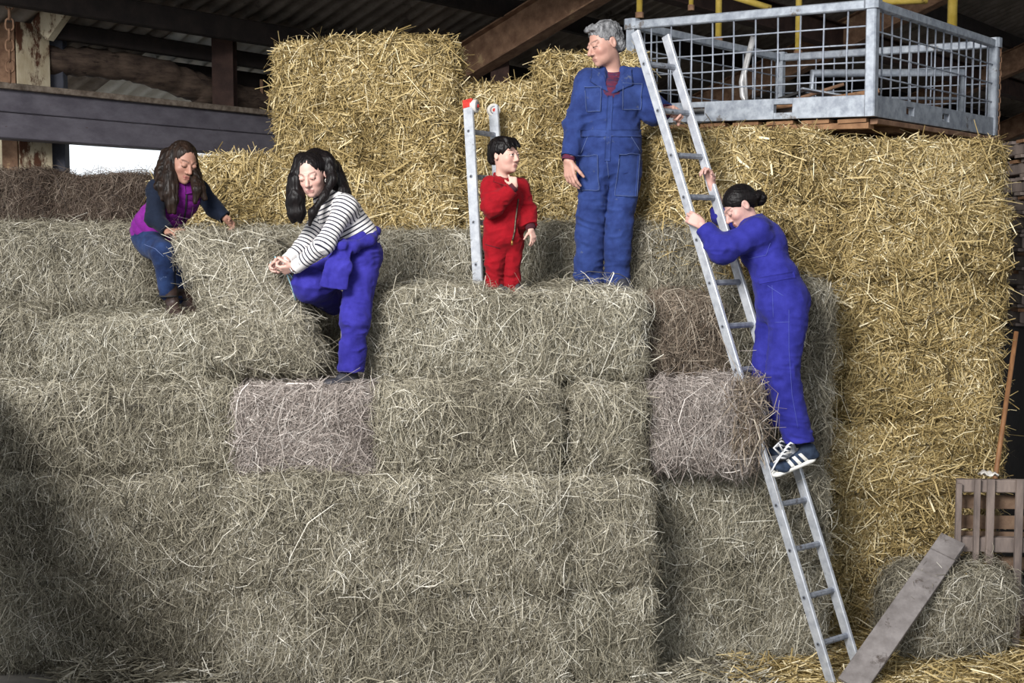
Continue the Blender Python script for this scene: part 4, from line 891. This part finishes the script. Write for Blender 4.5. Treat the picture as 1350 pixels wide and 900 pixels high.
seam(cov, [(640, 322), (662, 328)], .002, stitch if False else red_d, 'seam', boy)
for a in ('anr', 'anl'):
    S = SDF(); hl = j[a] * [1, 1, 0] + [0, .04, 2.29]; shoe(S, hl - [.01, 0, 0], hl + nrm((.5, -.85, 0)) * .17, (0, 0, 1), .034, .07); S.build('shoe', .004, boot_m, boy)
S = SDF(); hd.e(S, (0, -.022, .042), (.086, .104, .088)); hd.e(S, (0, -.07, -.01), (.07, .05, .06), .02); hd.e(S, (0, .088, -.040), (.10, .064, .094), .010, '-')
for sx in (-1, 1): hd.e(S, (sx * .088, -.010, -.026), (.022, .028, .044), .006, '-')
for x in (-.05, -.03, -.01, .012, .034, .052): S.cone(hd.W(x, .05, .10), hd.W(x * 1.15, .088, .052 + .01 * math.sin(x * 200)), .016, .007, .008)
S.cut(hd.W(0, -.05, -.056), -hd.u, .1)
S.build('hair', .0032, black_hair, boy, lambda V: .004 * vn(V * [70, 70, 26], 9) + .002 * vn(V * [190, 190, 50], 6))
# ================================================================== the girl in the striped top
blue = cloth_mat('royal_blue_coverall', lin(36, 32, 112), lin(50, 46, 136), lin(68, 68, 146), .68)
def stripes_mat(name, c1, c2, per, duty):
    m = mat(name, c1, rough=.85, spec=.15, bump=.2, bscale=240, sheen=.1); nt = m.node_tree; N = nt.nodes; L = nt.links; b = N['Principled BSDF']
    at_ = N.new('ShaderNodeAttribute'); at_.attribute_name = 'along'; mu = N.new('ShaderNodeMath'); mu.operation = 'MULTIPLY'; mu.inputs[1].default_value = 1 / per; L.new(at_.outputs['Fac'], mu.inputs[0])
    fr = N.new('ShaderNodeMath'); fr.operation = 'FRACT'; L.new(mu.outputs[0], fr.inputs[0]); lt = N.new('ShaderNodeMath'); lt.operation = 'LESS_THAN'; lt.inputs[1].default_value = duty; L.new(fr.outputs[0], lt.inputs[0])
    mx = N.new('ShaderNodeMix'); mx.data_type = 'RGBA'; mx.inputs[6].default_value = c1; mx.inputs[7].default_value = c2; L.new(lt.outputs[0], mx.inputs[0]); L.new(mx.outputs[2], b.inputs['Base Color']); return m
stripe = stripes_mat('striped_jersey', lin(206, 202, 200), lin(44, 44, 58), .0245, .36); white_j = cloth_mat('white_jersey', lin(200, 196, 194), lin(214, 210, 208))
def along(segs):
    def f(V):
        best = np.full(len(V), 1e9); u = np.zeros(len(V))
        for a, b, off, bias in segs:
            ab = b - a; L_ = np.linalg.norm(ab); t = (V - a) @ ab / L_; tc = np.clip(t, 0, L_); d = np.linalg.norm(V - a - tc[:, None] * ab / L_, axis=1) - bias
            m = d < best; best[m] = d[m]; u[m] = (t + off)[m]
        return {'along': u}
    return f
j = dict(pel=P(474, 336, 7.74), wai=P(470, 310, 7.74), che=P(450, 284, 7.70), nb=P(428, 258, 7.68), shl=P(456, 272, 7.57), shr=P(428, 276, 7.84), ell=P(428, 322, 7.45), wrl=P(390, 352, 7.52), elr=P(400, 326, 7.72), wrr=P(379, 343, 7.62),
         hil=P(478, 348, 7.66), hir=P(462, 348, 7.82), knl=P(468, 418, 7.58), anl=P(463, 480, 7.62), knr=P(408, 375, 7.66), anr=P(440, 398, 8.02))
girl = person(P(463, 502, 7.62), 'long-haired girl in a striped top with blue coverall sleeves tied at her waist')
hd = Head(P(411, 230, 7.60), (-.16, -.92, -.30), (-.14, -.1, 1), .245, female=True, lid=.75)
fr = (-.75, -.6, -.35)
S = SDF(); torso(S, j['pel'], j['wai'], j['che'], j['shl'], j['shr'], fr, .86)
for a, b, c in (('shr', 'elr', 'wrr'), ('shl', 'ell', 'wrl')): S.chain([j[a], j[b], j[c]], [.042, .034, .023])
for a, b, c in (('hir', 'knr', 'anr'), ('hil', 'knl', 'anl')): S.chain([j[a], j[b], j[c]], [.078, .055, .035])
hd.prims(S, j['nb'], .045)
hand(S, j['wrl'], P(368, 358, 7.52) - j['wrl'], (-.2, .5, .5), -1, .165, ((40, 60, 40), (50, 65, 40), (55, 70, 40), (58, 70, 40)), (25, 30), .03)
hand(S, j['wrr'], P(362, 350, 7.6) - j['wrr'], (-.2, -.5, -.5), 1, .165, ((30, 50, 40), (40, 55, 40), (48, 60, 40), (50, 60, 40)), (25, 30), .03)
S.build('body', .004, skin_m, girl, None, hd.tone(lin(190, 152, 140), lin(154, 100, 97), lin(34, 26, 24), .08)); hd.eyes(girl, (-.1, -.75))
S = SDF(); torso(S, j['pel'] * .35 + j['wai'] * .65, j['wai'], j['che'], j['shl'], j['shr'], fr, .86, .016, .05, (.14, .145, .155), (.11, .11, .12))
S.chain([j['shr'], j['elr'], j['wrr']], [.058, .052, .040], .03); S.chain([j['shl'], j['ell'], j['wrl']], [.060, .055, .040], .035)
S.cone(j['nb'] - [0, 0, .015], j['nb'] + [0, 0, .025], .07, .058, .02); S.cone(j['nb'], j['nb'] + [-.03, -.03, .12], .05, .075, .006, op='-')
for w_, e_ in (('wrr', 'elr'), ('wrl', 'ell')): d_ = nrm(j[w_] - j[e_]); S.cut(j[w_] - d_ * .045, d_, .07)
ac = nrm(j['che'] - j['pel'])
S.build('striped_top', .005, stripe, girl, folds(.006, [j[x] for x in ('elr', 'ell', 'wai', 'shl')], 31, .1, .35, (9, 9, 12)),
        along([(j['pel'], j['nb'], 0, .11), (j['shl'], j['ell'], .01, .05), (j['ell'], j['wrl'], np.linalg.norm(j['ell'] - j['shl']) + .01, .045), (j['shr'], j['elr'], .006, .05), (j['elr'], j['wrr'], np.linalg.norm(j['elr'] - j['shr']) + .006, .045)]))
for w_, e_ in (('wrr', 'elr'), ('wrl', 'ell')):
    d_ = nrm(j[w_] - j[e_]); S = SDF(); S.cone(j[w_] - d_ * .06, j[w_] + d_ * .008, .044, .040, .01); S.cut(j[w_] + d_ * .006, d_, .05); S.cone(j[w_] - d_ * .01, j[w_] + d_ * .04, .028, .03, .004, op='-'); S.build('white_cuff', .004, white_j, girl)
S = SDF(); torso(S, j['pel'], j['pel'] + ac * .06, j['pel'] + ac * .10, j['pel'] + ac * .1, j['pel'] + ac * .1, fr, .86, .02, .04, (.158, .15, .145), (.13, .12, .11)); S.p = S.p[:3]
S.chain([j['hil'], j['knl'], j['anl'] - [0, 0, .02]], [.105, .080, .078], .05); S.chain([j['hir'], j['knr'], j['anr']], [.108, .095, .08], .05)
S.cut(j['anl'] - [0, 0, .045], (0, 0, -1), .14); S.cut(j['wai'] + ac * .02, ac, .26)
S.build('coverall_trousers', .0055, blue, girl, folds(.014, [j[x] for x in ('knl', 'knr', 'anl', 'hil')] + [P(440, 365, 7.6)], 41, .12, .35))
S = SDF(); wst = [P(448, 322, 7.56), P(466, 325, 7.52), P(486, 318, 7.60), P(496, 304, 7.76)]; S.chain(wst, [.034, .036, .036, .03], .02)
S.chain([P(452, 324, 7.52), P(442, 350, 7.47), P(432, 376, 7.48)], [.034, .052, .048], .02, (.2, -1, 0), .42); S.chain([P(456, 326, 7.5), P(452, 352, 7.44), P(447, 378, 7.46)], [.032, .05, .05], .02, (-.1, -1, 0), .4)
S.cut(P(438, 380, 7.46), (-.1, 0, -1), .12); S.ell(P(453, 325, 7.49), (.04, .035, .03), None, .02)
S.build('tied_sleeves', .0045, blue, girl, folds(.008, wst[:2] + [P(445, 350, 7.47)], 43, .1, .5, (14, 14, 8)))
S = SDF(); hl = j['anl'] * [1, 1, 0] + [.03, .05, 1.757]; shoe(S, hl, hl + nrm((-.75, -.65, 0)) * .235, (0, 0, 1), .043, .085); S.build('shoe', .004, boot_m, girl)
S = SDF(); hl = j['anr'] + [.02, .03, -.02]; shoe(S, hl, hl + nrm((.1, .3, -.9)) * .2, (.9, 0, .1), .04, .08); S.build('shoe', .005, boot_m, girl)
def long_hair(h, S):
    h.e(S, (0, -.024, .036), (.081, .099, .087)); h.e(S, (0, -.06, -.03), (.074, .055, .09), .03); h.e(S, (0, .100, -.016), (.068, .070, .106), .010, '-')
    S.cone(h.W(0, .07, .118), h.W(0, -.02, .131), .004, .004, .006, op='-')
S = SDF(); long_hair(hd, S)
for pts, rs in (([P(396, 212, 7.6), P(390, 238, 7.57), P(389, 262, 7.55), P(387, 282, 7.55), P(386, 293, 7.55)], [.04, .042, .042, .03, .008]), ([P(398, 208, 7.64), P(392, 240, 7.62), P(392, 262, 7.56), P(396, 280, 7.55), P(396, 293, 7.55)], [.03, .034, .036, .028, .008]), ([P(394, 225, 7.6), P(386, 250, 7.6), P(384, 270, 7.58), P(388, 290, 7.57)], [.03, .03, .026, .008]),
                ([P(434, 212, 7.62), P(438, 236, 7.58), P(428, 258, 7.53), P(412, 280, 7.50), P(408, 296, 7.5)], [.032, .026, .02, .02, .01]), ([P(428, 210, 7.66), P(442, 235, 7.68), P(452, 254, 7.66), P(461, 270, 7.64)], [.05, .05, .04, .018]), ([P(416, 212, 7.70), P(434, 226, 7.72), P(446, 246, 7.72), P(458, 262, 7.68)], [.075, .07, .055, .02])): S.chain(pts, rs, .03)
S.build('hair', .004, black_hair, girl, lambda V: .0024 * ridge(V * [75, 75, 6], 12) + .0015 * vn(V * [170, 170, 14], 6))
for sx in (-1, 1): MB().torus(hd.W(sx * .081, .004, -.045), .011, .003, hd.f, 14, 6).build('earring', white_wheel, girl, True)
# ================================================================== the woman in the purple vest
purple = cloth_mat('purple_quilted_vest', lin(96, 22, 106), lin(120, 34, 128), None); navy = cloth_mat('navy_sleeve', lin(12, 18, 32), lin(19, 27, 43)); jeans = cloth_mat('blue_jeans', lin(18, 31, 62), lin(36, 54, 92), lin(92, 108, 140), .64)
boot_b = mat('brown_boot_leather', lin(42, 32, 30), lin(60, 46, 42), rough=.5, bump=.25)
Y = 8.3
j = dict(pel=P(204, 312, 8.36), wai=P(212, 292, 8.34), che=P(230, 262, 8.26), nb=P(238, 240, 8.22), shr=P(207, 250, 8.14), shl=P(262, 250, 8.36), elr=P(204, 288, 8.06), wrr=P(222, 306, 7.98), ell=P(282, 274, 8.3), wrl=P(298, 288, 8.28),
         hir=P(200, 322, 8.26), hil=P(215, 322, 8.44), knr=P(216, 334, 8.06), anr=P(221, 386, 8.14), knl=P(248, 338, 8.40), anl=P(241, 390, 8.34))
wom = person(P(226, 420, 8.2), 'smiling long-haired woman in a purple quilted vest and jeans lifting the tipped bale')
hd = Head(P(241, 214, 8.16), (.62, -.72, -.30), (.22, -.1, 1), .25, female=True, lid=.9, smile=True)
fr = (.55, -.8, -.25)
S = SDF(); torso(S, j['pel'], j['wai'], j['che'], j['shl'], j['shr'], fr, .88)
for a, b, c in (('shr', 'elr', 'wrr'), ('shl', 'ell', 'wrl')): S.chain([j[a], j[b], j[c]], [.044, .036, .024])
for a, b, c in (('hir', 'knr', 'anr'), ('hil', 'knl', 'anl')): S.chain([j[a], j[b], j[c]], [.08, .055, .036])
hd.prims(S, j['nb'], .046)
hand(S, j['wrr'], P(236, 303, 7.9) - j['wrr'], (.1, .3, -.8), 1, .17, ((20, 40, 25), (28, 45, 25), (35, 45, 25), (40, 45, 25)), (10, 20), .07)
hand(S, j['wrl'], (.5, -.3, -.5), (.2, -.5, -.6), -1, .17, (35, 35, 38, 40), (15, 20), .05)
S.build('body', .004, skin_m, wom, None, hd.tone(lin(154, 114, 98), lin(140, 78, 76), lin(30, 23, 21), .09)); hd.eyes(wom, (.1, -.7))
S = SDF(); S.chain([hd.W(-.015, .0815, -.0685), hd.W(-.007, .0862, -.0702), hd.W(.007, .0862, -.0702), hd.W(.015, .0815, -.0685)], [.003, .0042, .0042, .003], .003); S.build('teeth', .0015, eye_w, wom)
S = SDF(); S.chain([j['shr'], j['elr'], j['wrr']], [.062, .056, .042], .03); S.chain([j['shl'], j['ell'], j['wrl']], [.060, .054, .042], .03); S.cone(j['shl'], j['shr'], .06, .06, .03)
for w_, e_ in (('wrr', 'elr'), ('wrl', 'ell')): d_ = nrm(j[w_] - j[e_]); S.cut(j[w_] - d_ * .01, d_, .06); S.cone(j[w_] - d_ * .04, j[w_] + d_ * .05, .028, .032, .004, op='-')
S.build('sweater_sleeves', .005, navy, wom, folds(.007, [j['elr'], j['ell'], j['shr']], 51, .1, .4, (9, 9, 14)))
S = SDF(); ax = torso(S, j['pel'] + [0, 0, .03], j['wai'], j['che'], j['shl'] * .8 + j['shr'] * .2, j['shr'] * .8 + j['shl'] * .2, fr, .88, .022, .05, (.15, .145, .155), (.12, .115, .125))
S.cone(j['nb'], j['nb'] + [.0, 0, .04], .068, .07, .02); S.cut(j['nb'] + [0, 0, .045], (.2, -.3, 1), .11); S.cone(j['nb'], j['nb'] + [.03, -.04, .1], .05, .075, .006, op='-')
S.cut(j['pel'] + [0, 0, -.04], (-.2, 0, -1), .3)
Uv = ax[2]
vest = S.build('quilted_vest', .0045, purple, wom, lambda V: .007 * np.abs(np.sin((V - j['pel']) @ Uv * math.pi / .055)) ** .6 - .003 + .003 * vn(V * 25, 3))
zp = seam(vest, [(246, 252), (245, 275), (240, 302)], .006, dark_hole, 'zip', wom, .002)
patch(vest, [(243, 240), (254, 236), (256, 254), (244, 256)], .010, purple, 'collar_flap', wom, 6, 6, .01)
S = SDF(); torso(S, j['pel'], j['pel'] + [0, 0, .05], j['pel'] + [0, 0, .08], j['pel'], j['pel'], fr, .88, .012, .04); S.p = S.p[:2]
S.chain([j['hir'], j['knr'], j['anr']], [.092, .070, .052], .04); S.chain([j['hil'], j['knl'], j['anl']], [.092, .070, .052], .04)
jn = S.build('jeans', .005, jeans, wom, folds(.006, [j['knr'], j['knl'], j['hir']], 61, .1, .35))
seam(jn, [(190, 322), (205, 328), (218, 340)], .002, stitch, 'stitching', wom)
for a, dx in (('anr', .04), ('anl', .08)):
    S = SDF(); hl = j[a] * [1, 1, 0] + [0, .05, 2.135]; boot(S, hl, hl + nrm((.5, -.8, 0)) * .25, (0, 0, 1), .045, .09, j[a] + [0, 0, .03], .062); S.cut(j[a] + [0, 0, .05], (0, 0, 1), .1)
    b_ = S.build('boot', .0045, boot_b, wom, folds(.006, [j[a] - [0, 0, .05]], 71, .1, .4, (9, 9, 20)))
    MB().torus(j[a] - [0, 0, .02], .062, .006, (0, 0, 1), 20, 6).build('boot_strap', dark_hole, b_, True)
S = SDF(); long_hair(hd, S)
for pts, rs in (([P(222, 205, 8.2), P(215, 228, 8.16), P(212, 246, 8.10), P(213, 262, 8.08)], [.05, .05, .042, .018]), ([P(226, 205, 8.14), P(224, 232, 8.09), P(222, 256, 8.06), P(224, 280, 8.05)], [.04, .038, .032, .012]),
                ([P(228, 220, 8.12), P(229, 245, 8.08), P(230, 264, 8.06), P(230, 280, 8.06)], [.025, .026, .022, .010]), ([P(254, 212, 8.2), P(259, 232, 8.15), P(264, 248, 8.10), P(270, 262, 8.10)], [.03, .030, .030, .014]), ([P(256, 228, 8.14), P(260, 250, 8.08), P(257, 266, 8.07)], [.028, .03, .014])): S.chain(pts, rs, .015)
S.build('hair', .004, brown_hair, wom, lambda V: .004 * ridge(V * [70, 70, 9], 12) + .0015 * vn(V * [160, 160, 18], 6))
# ================================================================== the girl climbing the ladder
blue2 = cloth_mat('blue_work_coverall', lin(32, 33, 110), lin(45, 46, 132), lin(70, 76, 150), .70); stitch2 = mat('blue_stitching', lin(76, 84, 158), rough=.9); sneak = mat('navy_suede', lin(34, 44, 62), lin(50, 62, 82), rough=.9, scale=30); white_r = mat('white_rubber', lin(206, 204, 198), lin(222, 220, 214), rough=.6)
lace_m = mat('white_lace', lin(206, 206, 208), lin(224, 224, 226), rough=.8)
def stile_at(py, k): return LB + span * frac(py) + LR * k
j = dict(pel=P(1032, 402, 7.68), wai=P(1022, 368, 7.70), che=P(1006, 326, 7.76), nb=P(990, 292, 7.80), shl=P(998, 306, 7.64), shr=P(988, 300, 7.94), ell=P(951, 330, 7.58), wrl=P(925, 296, 7.68), elr=P(952, 282, 8.02), wrr=P(938, 243, 7.99),
         hil=P(1040, 420, 7.60), hir=P(1022, 420, 7.77), knl=P(1031, 492, 7.56), anl=P(1052, 578, 7.56), knr=P(1010, 490, 7.72), anr=P(1030, 560, 7.72))
clg = person(P(1046, 626, 7.62), 'girl with a hair bun in blue coveralls and striped sneakers climbing the long ladder')
hd = Head(P(975, 272, 7.80), (-.80, -.16, -.58), (-.55, -.02, .83), .24, female=True, lid=.8)
fr = (-.95, -.1, -.3)
S = SDF(); torso(S, j['pel'], j['wai'], j['che'], j['shl'], j['shr'], fr, .88)
for a, b, c in (('shr', 'elr', 'wrr'), ('shl', 'ell', 'wrl')): S.chain([j[a], j[b], j[c]], [.044, .038, .025])
for a, b, c in (('hir', 'knr', 'anr'), ('hil', 'knl', 'anl')): S.chain([j[a], j[b], j[c]], [.08, .056, .034])
hd.prims(S, j['nb'], .046)
st = stile_at(284, 0); hand(S, j['wrl'], st + np.array([-.045, -.05, .01]) - j['wrl'], (.1, .9, -.1), -1, .172, ((30, 70, 45), (30, 70, 45), (32, 72, 45), (36, 74, 45)), (30, 35), .06, (.8, .35, .5))
st = stile_at(222, 1); hand(S, j['wrr'], st + np.array([-.01, -.04, .03]) - j['wrr'], (-.7, -.5, .0), 1, .168, ((40, 60, 45), (44, 60, 45), (48, 60, 45), (50, 60, 45)), (20, 25), .04)
S.build('body', .004, skin_m, clg, None, hd.tone(lin(188, 148, 138), lin(166, 82, 80), lin(30, 24, 22), .12)); hd.eyes(clg, (0, -.6))
S = SDF(); S.chain([j['hil'], j['knl'], j['anl'] - [0, 0, .01]], [.112, .096, .088], .006); S.chain([j['hir'], j['knr'], j['anr']], [.110, .090, .078], .006)
torso(S, j['pel'] + [0, 0, .02], j['wai'], j['che'], j['shl'], j['shr'], fr, .88, .026, .05, (.165, .155, .155), (.158, .128, .135))
S.chain([j['shl'], j['ell'], j['wrl']], [.080, .074, .052], .05); S.chain([j['shr'], j['elr'], j['wrr'] * .35 + j['elr'] * .65], [.07, .062, .05], .05)
S.cut(j['anl'] - [0, 0, .022], (.1, 0, -1), .13); S.cut(j['anr'], (0, 0, -1), .11)
S.cone(j['nb'] + [.02, 0, -.02], j['nb'] + [.005, 0, .03], .075, .066, .02); S.cut(j['nb'] + [-.0, 0, .03], (-.35, 0, 1), .10); S.cone(j['nb'], j['nb'] + [-.07, 0, .09], .05, .075, .006, op='-')
d_ = nrm(j['wrl'] - j['ell']); S.cut(j['wrl'] - d_ * .03, d_, .08); S.cone(j['wrl'] - d_ * .06, j['wrl'] + d_ * .02, .034, .036, .004, op='-')
d_ = nrm(j['wrr'] - j['elr']); S.cut(j['elr'] * .7 + j['wrr'] * .3, d_, .07)
cov = S.build('coverall', .0055, blue2, clg, folds(.013, [j[x] for x in ('ell', 'wai', 'knl', 'knr', 'anl', 'hil', 'shl')], 81, .12, .3))
patch(cov, [(1000, 366), (1046, 358), (1048, 366), (1002, 374)], .004, blue2, 'waistband', clg, 16, 3)
for ps in ([(1040, 408), (1040, 460), (1044, 520), (1053, 570)], [(1012, 376), (1036, 392)], [(1022, 425), (1044, 424)], [(982, 342), (1010, 336), (1016, 318)], [(1018, 376), (1020, 424)]): seam(cov, ps, .0013, stitch2, 'stitching', clg)
def sneaker(heel, toe, up, side, near):
    S = SDF(); shoe(S, heel, toe, up, .044, .092); d = nrm(toe - heel); u_ = nrm(np.array(up) - d * np.dot(up, d)); s_ = np.cross(d, u_)
    S.cut(heel + u_ * .012 + d * .1, -u_, .3)
    sh = S.build('sneaker', .0035, sneak, clg)
    S = SDF(); L_ = np.linalg.norm(toe - heel)
    S.cone(heel + d * .045 + u_ * .004, toe - d * .05 + u_ * .006, .046, .046, .01, u_, .5); S.ell(toe - d * .055 + u_ * .008, (.045, .056, .022), np.array([s_, d, u_]), .01); S.cut(heel - u_ * .010 + d * .1, -u_, .3); S.cut(heel + u_ * .022 + d * .1, u_, .3)
    S.build('sole', .0035, white_r, sh); return sh, d, u_, s_, L_
sh, d, u_, s_, L_ = sneaker(P(1074, 602, 7.60), P(1015, 627, 7.50), (.35, -.1, 1), 1, True)
for x in (0, 1, 2):
    patch(sh, [(1036 + x * 8, 607 - x * 4), (1040 + x * 8, 605 - x * 4), (1050 + x * 8, 616 - x * 5), (1046 + x * 8, 618.5 - x * 5)], .0025, white_r, 'white_stripe', sh, 4, 8, .003)
for k in range(5):
    c = P(1034 + k * 2.6, 601 - k * 4.6, 7.5); MB().tube([P(1020 + k * 4, 610 - k * 5.2, 7.49), P(1028 + k * 3.6, 603 - k * 4.9, 7.475), P(1036 + k * 2.6, 604 - k * 4.6, 7.49)], .006, 6).build('lace', lace_m, sh, True)
MB().tube([P(1028, 598, 7.48), P(1020, 590, 7.46), P(1026, 584, 7.47), P(1032, 594, 7.475)], .006, 6).build('lace_bow', lace_m, sh, True)
MB().tube([P(1030, 600, 7.475), P(1022, 612, 7.46), P(1017, 622, 7.455)], .005, 6).build('lace_end', lace_m, sh, True)
sh, d, u_, s_, L_ = sneaker(P(1052, 588, 7.75), P(1010, 606, 7.67), (.35, -.1, 1), 1, False)
for k in range(4): MB().tube([P(1022 + k * 3, 590 - k * 5.2, 7.65), P(1028 + k * 2, 586 - k * 4.9, 7.63), P(1034 + k * 2, 588 - k * 4.6, 7.65)], .006, 6).build('lace', lace_m, sh, True)
S = SDF(); hd.e(S, (0, -.022, .036), (.083, .103, .089)); hd.e(S, (0, -.07, .0), (.07, .05, .06), .03); hd.e(S, (0, .090, -.046), (.10, .066, .094), .010, '-')
for sx in (-1, 1): hd.e(S, (sx * .086, -.004, -.020), (.022, .030, .044), .006, '-')
S.cut(hd.W(0, -.03, -.045), nrm(-hd.u + .3 * hd.f), .11)
S.build('hair', .0035, black_hair, clg, lambda V: .0012 * vn(V * [40, 160, 160], 9))
bc = P(1001, 261, 7.80); S = SDF()
for k in range(7):
    a = k * .9; S.ell(bc + np.array([.022 * math.cos(a), .02 * math.sin(a * 1.7), .024 * math.sin(a)]), .026, None, .006)
S.build('hair_bun', .0035, black_hair, clg, lambda V: .003 * vn(V * [50, 90, 90], 5))
pink_m = mat('pink_scrunchie', lin(196, 110, 150), lin(214, 140, 172), scale=40, rough=.9)
mb = MB().torus(P(992, 260, 7.80), .030, .011, (1, .1, -.15), 18, 8); mb.build('scrunchie', pink_m, clg, True)
